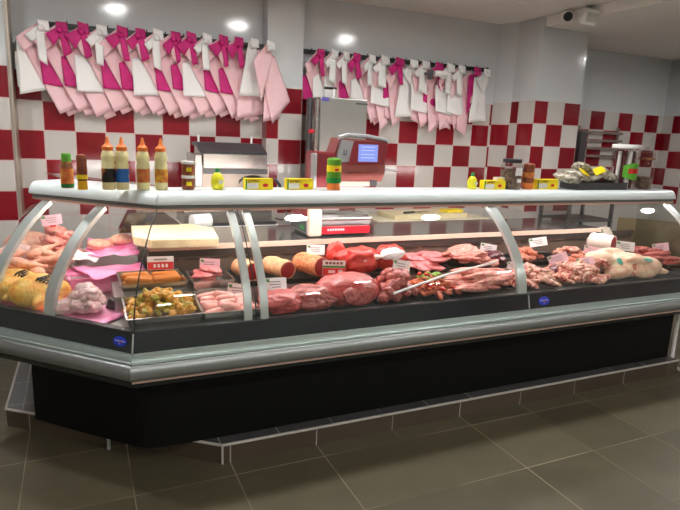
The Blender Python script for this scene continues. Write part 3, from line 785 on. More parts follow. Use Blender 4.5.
# printer block to the left of the head, wine red with silver cheek
MB().box((-0.085, -0.03, 0.40), (0.13, 0.18, 0.22), bevel=0.014).build('printer_block', 'scale_red', t)
MB().box((-0.152, -0.095, 0.385), (0.020, 0.06, 0.23), bevel=0.008).build('silver_cheek', 'scale_silver', t)
# head
MB().extr([(-0.03, -0.10, 0.33), (0.31, -0.10, 0.33), (0.335, -0.10, 0.39), (0.34, -0.08, 0.585), (0.02, -0.08, 0.595), (-0.02, -0.10, 0.50)], (0, 0.14, 0)).build('head_housing', 'scale_rose', t)
MB().extr([(-0.015, -0.115, 0.45), (0.075, -0.115, 0.45), (0.105, -0.115, 0.58), (0.02, -0.115, 0.585)], (0, 0.03, 0)).build('silver_panel', 'scale_silver', t)
MB().extr([(0.065, -0.122, 0.44), (0.315, -0.122, 0.44), (0.335, -0.122, 0.575), (0.1, -0.122, 0.58)], (0, 0.03, 0)).build('screen_bezel', 'scale_red', t)
b = MB(); b.tube([(0.0, -0.10, 0.595), (0.06, -0.10, 0.612), (0.2, -0.10, 0.610), (0.33, -0.10, 0.590), (0.345, -0.10, 0.57)], 0.014, 10); b.build('silver_hood', 'scale_silver', t, True)
s_ = MB().box((0.197, -0.1235, 0.508), (0.134, 0.003, 0.105)).build('screen', 'screen', t)
b = MB()
for z in (0.545, 0.525, 0.50, 0.48): 
    b.box((0.195, -0.1256, z), (0.095, 0.001, 0.005))
o = b.build('screen_text', 'screen_line', s_)
b = MB(); b.box((0.035, -0.117, 0.51), (0.004, 0.002, 0.03)); b.box((0.05, -0.117, 0.512), (0.004, 0.002, 0.02)); b.box((0.043, -0.117, 0.495), (0.028, 0.002, 0.004)); b.build('maker_emblem', 'dark_lid', t)
b = MB()
for k in range(8): b.box((0.075 + k * 0.022, -0.1015, 0.385), (0.014, 0.002, 0.012))
b.build('dark_lettering', 'brown_sauce', t)
MB().cyl((0.33, -0.02, 0.405), (0.47, -0.02, 0.398), 0.009, 10).build('side_bar', 'scale_silver', t, True)
MB().box((0.09, -0.06, 0.318), (0.28, 0.08, 0.034)).build('cream_strip', 'marble', t)
MB().box((0.255, -0.09, 0.322), (0.05, 0.03, 0.036)).build('black_slot', 'dark_lid', t)

t = empty('cutting_board', (0.47, 3.34, 0.9895), 0, 'thick cream plastic cutting board on the worktop at the counter corner', 'cutting board')
MB().prism([(-0.22, -0.19), (-0.14, -0.315), (0.20, -0.335), (0.245, 0.02), (0.14, 0.19), (-0.20, 0.19)], 0, 0.042).build('board_slab', 'board', t)
b = MB(); b.extr([(-0.20, -0.09, 0.0), (0.20, -0.09, 0.0), (0.06, -0.09, 0.115), (-0.14, -0.09, 0.12)], (0, 0.13, 0))
o = b.build('smoked_plastic_cover', 'smoked'); o.location = (0.40, 3.60, 0.99)
tag(o, 'smoked see-through plastic cover standing behind the cream cutting board', 'plastic cover')
t = empty('paper_roll', (0.68, 3.60, 0.9895), 0.3, 'white paper sheets rolled up behind the cutting board', 'paper roll')
MB().cyl((-0.05, 0, 0.045), (0.07, 0, 0.045), 0.045, 24).build('roll', 'paper_white', t, True)

# ------------------------------------------------------------------ behind the counter
def table(name, x0, x1, y0, y1, z, label, top_m):
    t = empty(name, ((x0 + x1) / 2, (y0 + y1) / 2, 0), 0, label, 'table')
    w, d = x1 - x0, y1 - y0
    MB().box((0, 0, z - 0.02), (w, d, 0.04), bevel=0.004).build('table_top', top_m, t)
    for a in (-1, 1):
        for c in (-1, 1): MB().box((a * (w / 2 - 0.04), c * (d / 2 - 0.04), (z - 0.04) / 2), (0.04, 0.04, z - 0.04)).build('leg', 'steel', t)
    MB().box((0, 0, 0.22), (w - 0.1, d - 0.1, 0.025)).build('lower_shelf', 'steel_warm', t)
table('machine_stand', 0.55, 1.50, 3.98, 4.52, 0.86, 'steel stand against the tiled wall carrying the dark-lidded machine', 'steel')
table('prep_table', 2.20, 3.34, 4.06, 4.50, 0.93, 'long table with pale top against the tiled wall behind the scale', 'pale_table')

t = empty('vacuum_packer', (1.0, 4.22, 0.861), 0, 'wide stainless machine with sloping dark lid, on a steel stand by the wall', 'machine')
MB().box((-0.02, 0, 0.10), (0.64, 0.36, 0.17), bevel=0.012).build('base_body', 'steel', t)
MB().box((0.0, -0.02, 0.042), (0.7, 0.40, 0.05), bevel=0.008).build('lower_tray', 'white_plastic', t)
MB().box((0.0, -0.16, 0.078), (0.66, 0.05, 0.022)).build('rubber_gasket', 'dark_lid', t)
for a in (-1, 1):
    for c in (-1, 1): MB().cyl((a * 0.29, c * 0.14, 0), (a * 0.29, c * 0.14, 0.02), 0.025, 14).build('foot', 'dark_lid', t)
MB().box((0.03, 0.02, 0.33), (0.50, 0.34, 0.32), bevel=0.006).build('housing', 'steel_warm', t)
MB().extr([(0, -0.165, 0.48), (0, -0.165, 0.575), (0, 0.02, 0.62), (0, 0.18, 0.62), (0, 0.18, 0.48)], (0.46, 0, 0)).build('front_hood', 'steel', t).location = (-0.2, 0, 0)
MB().extr([(0, -0.16, 0.578), (0, -0.16, 0.592), (0, 0.0, 0.65), (0, 0.18, 0.65), (0, 0.18, 0.624), (0, 0.02, 0.624)], (0.48, 0, 0)).build('lid', 'dark_lid', t).location = (-0.22, 0, 0)
MB().box((0.03, -0.166, 0.455), (0.46, 0.02, 0.035)).build('dark_slot', 'steel_dark', t)
MB().box((-0.235, 0.0, 0.44), (0.05, 0.34, 0.26), bevel=0.006).build('side_panel', 'steel', t)
MB().tube([(0.33, -0.14, 0.40), (0.36, -0.16, 0.36), (0.38, -0.17, 0.29), (0.40, -0.18, 0.27)], 0.012, 8).build('black_lever', 'dark_lid', t, True)
b = MB(); b.tube([(0.30 * math.cos(a) * 0.35 + 0.16, -0.152, 0.37 + 0.05 * math.sin(a)) for a in [PI * k / 10 for k in range(11)]], 0.009, 8); b.build('handle', 'steel_dark', t, True)
for x in (-0.18, 0.22): MB().cyl((x, 0.12, 0.65), (x, 0.12, 0.70), 0.008, 10).build('hinge_pin', 'white_plastic', t)
MB().tube([(0.35, -0.1, 0.10), (0.42, -0.06, 0.08), (0.48, 0.0, 0.10), (0.50, 0.12, 0.16), (0.49, 0.2, 0.2)], 0.006, 8).build('power_cable', 'dark_lid', t, True)

t = empty('band_saw', (1.87, 4.24, 0), 0, 'tall stainless butcher machine with square box head behind the scale', 'machine')
MB().box((0.02, 0.03, 1.52), (0.40, 0.30, 0.72), bevel=0.008).build('box_head', 'saw_steel', t)
MB().cyl((-0.205, -0.12, 0.9), (-0.205, -0.12, 1.86), 0.016, 14).build('guide_rod', 'steel', t, True)
MB().cyl((-0.235, -0.05, 0.9), (-0.235, -0.05, 1.87), 0.020, 14).build('guide_rod', 'steel_dark', t, True)
MB().box((0.0, 0.05, 0.96), (0.52, 0.4, 0.06), bevel=0.006).build('saw_table', 'steel', t)
MB().box((0.0, 0.06, 0.485), (0.42, 0.34, 0.89), bevel=0.01).build('pedestal', 'steel', t)
MB().box((0.0, 0.06, 0.02), (0.48, 0.4, 0.04)).build('foot_plate', 'steel_dark', t)
MB().cyl((-0.27, -0.13, 1.62), (-0.235, -0.13, 1.62), 0.016, 16).build('red_knob', 'scale_bright', t, True)
MB().cyl((-0.02, 0.0, 1.88), (-0.02, 0.0, 1.95), 0.014, 12).build('tension_post', 'white_plastic', t, True)
MB().cyl((-0.10, 0.0, 1.955), (0.0, 0.0, 1.955), 0.01, 10).build('tension_lever', 'dark_lid', t, True)
MB().box((-0.14, -0.1213, 1.862), (0.06, 0.002, 0.026)).build('sticker', 'purple_label', t)
MB().box((0.17, -0.1215, 1.845), (0.1, 0.003, 0.012)).build('vent_slot', 'steel_dark', t)

# things on the pale table
t = empty('chopping_block', (2.75, 4.25, 0.931), 0.03, 'pale wooden chopping board lying on the long table behind the scale', 'cutting board')
MB().box((0, 0, 0.02), (0.75, 0.30, 0.04), bevel=0.004).build('board_slab', 'board', t)
o = MB().box((0, 0, 0.012), (0.20, 0.10, 0.024), bevel=0.006).build('yellow_cloth', 'yellow_box'); o.location = (3.02, 4.2, 0.972); o.rotation_euler = (0, 0, .2)
tag(o, 'folded yellow cloth on the pale chopping board', 'cloth')
t = empty('knife', (2.62, 4.17, 0.972), 0.25, 'knife with dark handle lying on the pale chopping board', 'knife')
MB().box((-0.07, 0, 0.009), (0.12, 0.025, 0.018), bevel=0.006).build('handle', 'dark_lid', t)
MB().prism([(-0.01, -0.014), (0.16, -0.005), (0.18, 0.012), (-0.01, 0.014)], 0.006, 0.009).build('blade', 'steel', t)

# wall rack
t = empty('wall_rack', (5.25, 4.66, 1.46), 0, 'slatted stainless rack fixed on the checker tiled wall at right', 'rack')
for k in range(4): MB().box((0, 0.02, 0.03 + k * 0.085), (0.72, 0.014, 0.028)).build('slat', 'steel', t)
for a in (-0.29, 0.30): MB().box((a, 0.037, 0.17), (0.03, 0.02, 0.36)).build('upright', 'steel', t)
MB().box((-0.30, -0.02, 0.12), (0.09, 0.06, 0.34)).build('bracket', 'steel_dark', t)

# grey cabinet standing low behind the right end of the counter
t = empty('shelf_trolley', (3.05 + 1.1, 4.35 - 0.5, 0), 0, 'dark steel rack trolley standing behind the right end of the counter', 'trolley')
for z in (0.3, 0.62, 0.94, 1.1): MB().box((0, 0, z), (0.55, 0.36, 0.02)).build('shelf', 'steel_dark', t)
for a in (-1, 1):
    for c in (-1, 1): MB().box((a * 0.26, c * 0.165, 0.575), (0.026, 0.026, 1.15)).build('post', 'steel_dark', t)

# camera and emergency light on the low beam
t = empty('security_camera', (3.735, 3.82, 2.645), 0, 'white bullet security camera with black lens on the ceiling beam', 'camera')
dirv = Vector((-0.60, -0.76, -0.22)).normalized()
MB().cyl(Vector((0.02, 0.02, 0)), Vector((0.02, 0.02, 0)) + dirv * 0.13, 0.046, 20).build('camera_body', 'white_plastic', t, True)
MB().cyl(Vector((0.02, 0.02, 0)) + dirv * 0.1295, Vector((0.02, 0.02, 0)) + dirv * 0.136, 0.036, 20).build('lens', 'tray_black', t, True)
MB().cyl((0.02, 0.02, 0.02), (0.02, 0.02, 0.035), 0.02, 12).build('mounting_foot', 'white_plastic', t, True)
t = empty('flood_lamp', (3.74, 3.60, 2.635), 0, 'white ceiling spotlight head beside the security camera', 'lamp')
MB().box((0.0, -0.02, -0.04), (0.12, 0.08, 0.12), rot=(0.3, 0.15, -0.5), bevel=0.02).build('lamp_housing', 'white_plastic', t)
MB().cyl((0.0, 0.0, 0.02), (0.0, 0.0, 0.045), 0.022, 12).build('swivel_mount', 'scale_silver', t)
MB().box((-0.02, -0.07, -0.055), (0.085, 0.012, 0.07), rot=(0.3, 0.15, -0.5)).build('lamp_glass', 'glass_side', t)
t = empty('smoke_detector', (3.22, 3.75, ZH), 0, 'small white smoke detector on the ceiling in front of the beam', 'smoke detector')
MB().lathe([(0, -0.028), (0.02, -0.028), (0.03, -0.022), (0.045, -0.012), (0.05, 0), (0, 0)]).build('detector_housing', 'white_plastic', t, True)

# sled leg of a steel side stand at right end
t = empty('side_stand', (4.175, 2.62, 0), 0, 'low steel stand with white sled legs at the right end of the counter', 'stand')
for x in (-0.22, 0.28):
    MB().tube([(x, -0.02, 0.55), (x, -0.02, 0.018), (x, -0.42, 0.018)], 0.017, 8).build('sled_leg', 'white_plastic', t, True)
MB().box((0.03, -0.2, 0.56), (0.56, 0.46, 0.02)).build('stand_top', 'steel', t)

# ------------------------------------------------------------------ aprons on the rail
t = empty('apron_rail', (0.6, 4.545, 2.255), 0, 'dark hook rail on the wall above the left tiles, carrying aprons', 'hook rail')
MB().box((0.08, 0.02, 0), (1.66, 0.02, 0.035)).build('rail_bar', 'hook', t)
for k in range(13): MB().tube([(-0.62 + k * 0.128, 0.01, 0.0), (-0.62 + k * 0.128, -0.05, -0.01), (-0.62 + k * 0.128, -0.065, 0.02)], 0.004, 6).build('hook', 'hook', t)
t = empty('apron_rail', (2.6, 4.545, 2.255), 0, 'dark hook rail on the wall right of the tiled column, carrying aprons', 'hook rail')
MB().box((0.04, 0.02, 0), (1.86, 0.02, 0.035)).build('rail_bar', 'hook', t)
for k in range(15): MB().tube([(-0.85 + k * 0.125, 0.01, 0.0), (-0.85 + k * 0.125, -0.05, -0.01), (-0.85 + k * 0.125, -0.065, 0.02)], 0.004, 6).build('hook', 'hook', t)

PXM = 0.0069
def sheet(name, pts, m, parent, seed, amp=0.006, dy=0.0, nu=8, nv=12, th=0.003, freq=9.0, curl=0.0):
    """cloth patch: pts = 4 corners (dx px, dz px down) from the hook"""
    off = Vector((seed * 3.1, seed * 1.7, 0))
    P = [(a * PXM, dy, -b * PXM) for a, b in pts]
    def fn(u, v, p):
        n = noise.noise(Vector((p.x * freq, p.z * freq * 0.6, 0)) + off)
        n2 = noise.noise(Vector((p.x * freq * 3, p.z * freq, 3)) + off)
        return (0.25 * amp * n2, amp * (n + 0.4 * n2) - curl * math.sin(PI * u), 0.3 * amp * n)
    o = MB().patch(P[0], P[1], P[2], P[3], nu, nv, fn).build(name, m, parent, True, None)
    return solidify(o, th, 0)

def apron(x, z, kind, label, seed, style='long', lean=1.0, y=4.475, sc=1.0, group='aprons hanging on the wall rails', wide=1.0):
    rnd = random.Random(seed)
    t = empty('apron', (x, y, z), 0.235, label, 'apron', group)
    j = lambda s=2.0: rnd.uniform(-s, s)
    tie = 'magenta' if kind == 'magenta' else 'white_tie'
    L = lean
    if style == 'long':
        e = 82 + j(3)
        sheet('skirt', [(-15 * L + j(), 24 + j()), (4 + j(), 9), (30 * L + j(), e - 9), (15 * L + j(), e + j(1))], 'pink', t, seed, 0.007, 0.0)
        sheet('skirt_fold', [(-3, 40), (7, 30), (21 * L + 13, e - 3 + j()), (19 * L + 4, e + 2)], 'pink', t, seed + 50, 0.006, 0.018)
        sheet('bib', [(-21 * L + j(), 15 + j()), (0, -2 + j(1)), (4, 9), (-15 * L, 27)], 'pink', t, seed + 100, 0.006, -0.026)
        big = kind == 'white'
        if big: sheet('lining', [(-22, 28 + j()), (-14, 25), (11, 60), (-21, 61 + j())], tie, t, seed + 150, 0.005, 0.012)
        else: sheet('lining', [(-17, 30 + j()), (-8, 27), (10, 57), (-15, 55 + j())], tie, t, seed + 150, 0.005, 0.012)
    elif style == 'wide':
        sheet('skirt', [(-10, 6), (12, 10), (34, 58), (10, 84)], 'pink', t, seed, 0.012, 0.0, nu=12)
        sheet('skirt_fold', [(2, 20), (12, 14), (22, 78), (0, 82)], 'pink', t, seed + 50, 0.014, 0.02)
        sheet('bib', [(-16, 18), (0, -2), (8, 10), (-6, 60)], 'pink', t, seed + 90, 0.008, -0.02)
    elif style == 'towel':
        sheet('skirt', [(-10, 10), (8, 6), (24, 76), (-14, 82)], 'pink', t, seed, 0.012, 0.02)
        sheet('lining', [(-3, -2), (5, 0), (17, 57), (-15, 58)], 'white_tie', t, seed + 10, 0.010, -0.035, nu=14, freq=14)
    elif style == 'crumple':
        sheet('skirt', [(-12 * L, 12), (8, 6), (20 * L + j(4), 72 + j(6)), (4 * L + j(4), 84 + j(5))], 'pink', t, seed, 0.016, 0.0)
        sheet('skirt_fold', [(0, 16), (12, 20), (14 + j(4), 80 + j(4)), (-4 + j(3), 70)], 'pink', t, seed + 20, 0.014, 0.025)
        sheet('bib', [(-16 * L, 20 + j()), (0, -3), (8, 10), (-6, 36 + j(4))], 'pink', t, seed + 70, 0.012, -0.028)
        if kind == 'white': sheet('lining', [(-10 + j(3), 24), (12, 30 + j(4)), (14, 60 + j(4)), (-10, 56 + j(5))], tie, t, seed + 40, 0.014, -0.018)
        else: sheet('lining', [(-10, 24), (2, 20), (8, 52), (-10, 46)], tie, t, seed + 40, 0.010, 0.01)
    elif style == 'white':
        sheet('skirt', [(-8, 8), (8, 6), (14, 66), (-12, 70)], 'white_tie', t, seed, 0.014, 0.0, nu=12)
        sheet('skirt_fold', [(-4, 4), (6, 4), (2, 60), (-12, 52)], 'pink', t, seed + 10, 0.010, 0.022)
        sheet('bib', [(-9, 12), (5, -2), (10, 10), (4, 30)], 'white_tie', t, seed + 12, 0.012, -0.025)
    elif style == 'magenta':
        sheet('skirt', [(-4, 6), (8, 4), (10, 34), (-3, 60)], 'magenta', t, seed, 0.010, -0.01)
        sheet('skirt_fold', [(-10, 10), (6, 4), (2, 88), (-12, 80)], 'pink', t, seed + 10, 0.012, 0.02)
        sheet('bib', [(-12, 16), (2, -2), (6, 10), (-4, 30)], 'pink', t, seed + 12, 0.008, 0.008)
    # tied straps: knot, upper loop, side loop and two tails
    b = MB()
    b.ell((0.0, -0.066, -0.030), (0.026, 0.018, 0.022), (0.3, 0.2, 0.5), 2)
    s = b.build('knot', tie, t, True, None)
    sheet('strap_loop', [(-3, -4 + j(1)), (7, -3), (8, 6), (-2, 7)], tie, t, seed + 200, 0.008, -0.056, 5, 5, 0.006)
    if style in ('long', 'crumple'):
        if kind == 'magenta':
            sheet('strap_tail', [(-14 + j(), 10 + j()), (-2, 2), (1, 9), (-6, 19 + j())], tie, t, seed + 210, 0.008, -0.056, 5, 6, 0.005)
            sheet('strap_tail', [(-1, 5), (5, 5), (9 + j(), 26 + j(3)), (3, 29)], tie, t, seed + 220, 0.006, -0.060, 4, 8, 0.005)
        else:
            sheet('strap_tail', [(-14 + j(), 12), (0, 0), (3, 7), (-8, 18)], tie, t, seed + 210, 0.008, -0.056, 5, 6, 0.005)
            sheet('strap_tail', [(-5, 7), (3, 7), (4 + j(), 36 + j(3)), (-4 + j(), 33)], tie, t, seed + 220, 0.006, -0.060, 4, 8, 0.005)
    t.scale = (sc * wide, 1, sc)
    return t

ORD = ['first', 'second', 'third', 'fourth', 'fifth', 'sixth', 'seventh', 'eighth', 'ninth', 'tenth', 'eleventh', 'twelfth', 'thirteenth', 'fourteenth']
def hx(px, y=4.475):   # hook spacing was read off the photograph
    return px
left = [('white', 38), ('magenta', 55), ('magenta', 78), ('white', 98), ('magenta', 120), ('magenta', 140), ('white', 159), ('magenta', 178), ('magenta', 195), ('white', 212), ('magenta', 230), ('magenta', 247), ('towel', 263)]
HXL = [-0.19, -0.08, 0.05, 0.165, 0.295, 0.415, 0.535, 0.655, 0.765, 0.88, 1.00, 1.115, 1.235]
for i, ((k, _), x) in enumerate(zip(left, HXL)):
    z = 2.235 + 0.03 * i / 12
    w = ORD[i] + ' from the left on the left rail'
    if k == 'towel':
        apron(x, z, 'white', 'white cloth apron spread like a bell over a pink skirt beside the tiled column', 300 + i, 'towel')
    elif i == 0:
        a = apron(x, z, 'white', 'pale pink apron with white ties and hanging white panel, first on the left rail', 300 + i, 'long')
        sheet('white_panel', [(-20, 14), (-8, 12), (4, 60), (-20, 66)], 'white_tie', a, 900, 0.008, 0.005)
    else:
        apron(x, z, k, 'pale pink apron with %s ties, %s' % (k, w), 300 + i)
apron(1.34, 2.245, 'white', 'plain pale pink apron spread wide over the tiled column edge, right end of left rail', 340, 'wide', y=4.40)
right = [('magenta', 'long', 1.78), ('white', 'long', 1.90), ('white', 'long', 2.00), ('magenta', 'long', 2.10), ('white', 'long', 2.24), ('white', 'crumple', 2.36), ('magenta', 'crumple', 2.50),
         ('white', 'white', 2.64), ('white', 'crumple', 2.76), ('magenta', 'crumple', 2.90), ('white', 'crumple', 3.02), ('white', 'crumple', 3.14), ('magenta', 'magenta', 3.31), ('white', 'white', 3.42)]
for i, (k, st, x) in enumerate(right):
    z = 2.245 - 0.02 * i / 13
    d = {'long': 'pale pink apron with %s ties' % k, 'crumple': 'crumpled pink apron with %s ties' % k, 'white': 'white apron over a pink skirt', 'magenta': 'magenta apron folded over pale pink'}[st]
    apron(x, z, k, d + ', ' + ORD[i] + ' from the left on the right rail', 400 + i, st, lean=0.85 if i < 6 else 0.7, sc=0.96, wide=1.0 if i < 5 else 1.4)
t = empty('white_cylinder_lamp', (2.87, 4.33, 2.15), 0.1, 'small white cylinder lamp on grey bracket among the pink aprons', 'lamp')
MB().cyl((-0.055, 0, 0), (0.065, -0.015, 0.005), 0.026, 18).build('cylinder', 'white_plastic', t, True)
MB().box((-0.075, 0.02, -0.01), (0.03, 0.04, 0.08), bevel=0.006).build('bracket', 'steel_dark', t)
MB().box((-0.075, 0.14, 0.0), (0.02, 0.21, 0.02)).build('wall_arm', 'steel_dark', t)

# ------------------------------------------------------------------ goods inside the counter
ZF, ZR = 0.7225, 0.8065        # front and rear deck
def protos(n, r, m, seed, amp=0.2, freq=1.6, sub=3, flat=0.0):
    return [lumpy(r, seed + k, amp, freq, sub, flat).mesh('piece', m, True, None) for k in range(n)]
def dome(x, y): return max(0.0, (1 - x * x)) * max(0.0, (1 - y * y))
def pile(P, n, rect, z0, h, name, label, cat, group, seed, sc=(0.85, 1.15), rot=(0.3, 0.3, PI), rz0=0.0, r=0.015, frame=None, parent=None):
    rnd = random.Random(seed)
    x0, x1, y0, y1 = rect
    out = []
    for k in range(n):
        lay = k / max(1, n - 1)                       # bottom layer first, the heap narrows upwards
        w = 1.0 - 0.55 * lay
        u = rnd.uniform(-w, w); v = rnd.uniform(-w, w)
        x = (x0 + x1) / 2 + u * (x1 - x0) / 2; y = (y0 + y1) / 2 + v * (y1 - y0) / 2
        z = z0 + r + h * lay * (0.45 + 0.55 * dome(u, v))
        p = (x, y, z) if frame is None else frame(x, y, z)
        s = rnd.uniform(*sc)
        o = place(P[k % len(P)], name, p, (rnd.uniform(-rot[0], rot[0]), rnd.uniform(-rot[1], rot[1]), rz0 + rnd.uniform(-rot[2], rot[2])), s, label, cat, group)
        out.append(o)
    return out

def black_tray(x0, x1, y0, y1, z, label, h=0.022):
    return open_tray('meat_tray', ((x0 + x1) / 2, (y0 + y1) / 2, z), (x1 - x0 - 0.012, y1 - y0 - 0.012, h), 'tray_black', label, 'tray', group='black meat trays', flare=0.06, rim=0.004)
FR = [(0.80, 1.12, 'beef lumps beside the double strut'), (1.13, 1.43, 'the large dark beef joint'), (1.44, 1.67, 'the heap of beef cubes'), (1.68, 1.90, 'the marinated strips with peppers'), (1.91, 2.32, 'the long pale pork strips'), (2.36, 2.68, 'the lamb chops beside the right strut'), (2.69, 3.03, 'the heap of lamb pieces next to the carcass'), (3.04, 3.56, 'the stamped lamb carcass'), (3.57, 3.94, 'the dark ribs at the right end')]
for x0, x1, w in FR: black_tray(x0, x1, 2.505, 2.785, ZF, 'black tray in the front row under ' + w)
RR = [(0.72, 1.33, 'the rolled roasts'), (1.34, 1.80, 'the bright red beef with white fat'), (1.81, 2.05, 'the thin pink slices'), (2.06, 2.50, 'the steaks and the dark liver'), (2.55, 2.92, 'the small minced pieces'), (2.97, 3.28, 'the scattered small cuts'), (3.29, 3.62, 'the tied joint with white fat'), (3.63, 3.94, 'the card at the far right')]
for x0, x1, w in RR: black_tray(x0, x1, 2.80, 3.075, ZR, 'black tray in the rear row under ' + w, 0.03)

def LP(s, d, z): return Pl(s, d, z)
# --- whole yellow chickens
def chicken_at(p, rz, label, m='yellow_chicken', sc=1.0, sticker=True):
    t = empty('whole_chicken', p, rz, label, 'chicken')
    b = MB()
    b.ell((0, 0, 0.080), (0.120, 0.100, 0.080)); b.ell((-0.05, 0, 0.078), (0.085, 0.095, 0.075)); b.ell((0.07, -0.01, 0.066), (0.075, 0.085, 0.064))
    for a in (-1, 1):
        b.ell((0.055, a * 0.072, 0.080), (0.070, 0.034, 0.050), (0, 0.35, a * 0.25)); b.ell((0.105, a * 0.035, 0.062), (0.042, 0.022, 0.022), (0, 0.4, -a * 0.5))
        b.ell((-0.06, a * 0.088, 0.055), (0.060, 0.020, 0.026), (0, -0.2, -a * 0.25))
    b.ell((-0.02, -0.085, 0.03), (0.09, 0.03, 0.03))
    remesh(b.build('chicken_body', m, t, True, None), 0.007, 6)
    if sticker:
        b = MB(); rr = random.Random(int(rz * 100))
        for k in range(4):
            xx = -0.042 + 0.006 * k
            while xx < 0.036 - 0.004 * k:
                w = rr.uniform(0.010, 0.024)
                b.box((xx + w / 2, 0.020 - 0.0125 * k, 0.0), (w, rr.uniform(0.006, 0.010), 0.026), rot=(0, 0, rr.uniform(-0.2, 0.2))); xx += w + 0.005
        q = b.build('black_print', 'tray_black', t); q.location = (0.0, -0.058, 0.132); q.rotation_euler = (0.75, 0.05, 0.25)
    t.scale = (sc,) * 3
    return t
chicken_at(LP(0.69, 0.135, ZF), 0.75, 'whole yellow chicken in a bag with black printing, nearer the strut')
chicken_at(LP(0.862, 0.15, ZF), 0.9, 'whole yellow chicken in a bag with black printing, at the left edge of the picture')
chicken_at((-0.29, 3.86, 0.7905), 0.4, 'whole pale chicken without sticker, at back left beside the breast fillets', 'chicken', 1.05, False)
chicken_at((-0.33, 3.62, 0.7905), 0.1, 'whole pale chicken without sticker, lying behind the yellow chickens at the far left', 'turkey', 0.85, False)

# --- chicken legs: drumstick and thigh in one piece
def leg_mesh(seed):
    b = MB(); rnd = random.Random(seed)
    b.ell((-0.03, 0, 0), (0.05, 0.034, 0.027)); b.ell((0.03, 0.004, 0), (0.045, 0.022, 0.02)); b.ell((0.07, 0.01, 0.0), (0.03, 0.012, 0.012)); b.ell((0.10, 0.014, 0), (0.014, 0.013, 0.012))
    return b
LEG = []
for k in range(3):
    o = remesh(leg_mesh(k).build('drumstick', 'chicken', None, True, None), 0.006, 3)
    LEG.append(o)
def fr_left(x, y, z): return LP(x, y, z)
rnd = random.Random(5)
tray_floor = MB().prism([(-0.42, 3.28), (-0.10, 3.28), (-0.10, 3.47), (-0.42, 3.47)], ZF, ZF + 0.035).build('poultry_tray', 'steel'); tag(tray_floor, 'steel tray under the heap of chicken legs', 'tray')
n = 0
for k in range(22):
    x_ = rnd.uniform(-0.38, -0.13); d = rnd.uniform(3.30, 3.45); z = ZF + 0.06 + 0.04 * (k // 8) + 0.35 * (d - 3.3)
    src_ = LEG[k % 3]
    o = src_ if k < 3 else src_.copy()
    if k >= 3: COL.objects.link(o)
    o.name = 'drumstick'
    o.location = (x_, d, z); o.rotation_euler = (rnd.uniform(-.4, .4), rnd.uniform(-.3, .3), rnd.uniform(-0.7, 0.7) + (PI if rnd.random() < .4 else 0) - 0.2)
    tag(o, 'raw chicken drumstick in the heap behind the whole yellow chickens', 'chicken drumstick', 'heap of raw chicken drumsticks')
BR = protos(4, (0.062, 0.042, 0.026), 'breast', 31, 0.22, 1.2, 3)
pile(BR, 52, (-0.26, 0.0, 3.50, 3.82), 0.7905, 0.19, 'chicken_breast', 'raw pink chicken breast in the heap at the back left', 'chicken breast', 'heap of raw chicken breasts', 11, sc=(0.62, 0.85), r=0.022, rot=(0.5, 0.5, PI))
CH = protos(3, (0.055, 0.036, 0.026), 'chicken', 41, 0.25, 1.3, 3)
pile(CH, 9, (-0.18, -0.02, 3.38, 3.52), 0.81, 0.07, 'chicken_thigh', 'pale chicken thigh beside the white paper sheet', 'chicken thigh', 'chicken thighs by the white paper', 12, r=0.022)

# --- butcher paper, packs, turkey
def paper(name, corners, m, label, seed, amp=0.02, nu=14, nv=14, cat='paper', fold=0.0):
    off = Vector((seed * 2.3, seed * 4.1, 0))
    def fn(u, v, p):
        q = noise.noise(Vector((p.x * 9, p.y * 9, seed)) + off); q2 = noise.noise(Vector((p.x * 24, p.y * 24, seed)) + off)
        e = max(abs(u - .5), abs(v - .5)) * 2
        return (0.3 * amp * q2, 0.3 * amp * q, amp * (0.6 + q + 0.4 * q2) + fold * e ** 4)
    o = MB().patch(*corners, nu, nv, fn).build(name, m, None, True, 50)
    solidify(o, 0.0012, 0)
    return tag(o, label, cat)
paper('butcher_paper', [LP(0.20, 0.03, ZF + .004), LP(0.92, 0.03, ZF + .004), LP(0.90, 0.27, ZF + .012), LP(0.22, 0.26, ZF + .004)], 'butcher_pink', 'pink paper sheet lying under the pale turkey pieces at the glass', 3, 0.010)
paper('butcher_paper', [(0.06, 3.10, ZF + .09), (0.33, 3.16, ZF + .09), (0.30, 3.36, ZF + .105), (-0.06, 3.36, ZF + .10)], 'butcher_pink', 'pink paper sheet draped down in front of the cream cutting board', 4, 0.02)
open_tray('poultry_pack', (0.10, 3.27, ZF), (0.34, 0.14, 0.085), 'butcher_pink', 'pink lined steel tray below the cutting board corner', 'tray', rz=0.05)
paper('butcher_paper', [(0.02, 3.44, 0.84), (0.30, 3.40, 0.85), (0.30, 3.78, 0.90), (0.03, 3.84, 0.87)], 'butcher_pink', 'crumpled pink paper at the back under two pale chicken thighs', 5, 0.04)
TH = protos(2, (0.075, 0.05, 0.035), 'chicken', 51, 0.25, 1.2, 4)
place(TH[0], 'chicken_thigh', (0.10, 3.62, 0.905), (0.1, 0.1, 0.5), 1.0, 'pale chicken thigh on the crumpled pink paper, left of two', 'chicken thigh')
place(TH[1], 'chicken_thigh', (0.22, 3.66, 0.925), (0.1, -0.1, -0.3), 0.9, 'pale chicken thigh on the crumpled pink paper, nearer the cutting board', 'chicken thigh')
for k, (z, mm, w) in enumerate(((ZF, 'butcher_pink', 'bottom of the stack'), (ZF + 0.048, 'butcher_pink', 'second of the stack'))):
    t = empty('meat_pack', (0.0, 3.36, z), -0.05 + 0.06 * k, 'flat pink wrapped pack beside the chicken legs, ' + w, 'meat pack', 'stacked pink packs')
    MB().box((0, 0, 0.023), (0.19, 0.17, 0.045), bevel=0.006).build('wrapping', mm, t)
    MB().box((0, -0.086, 0.026), (0.17, 0.002, 0.012)).build('paper_edge', 'paper_white', t)
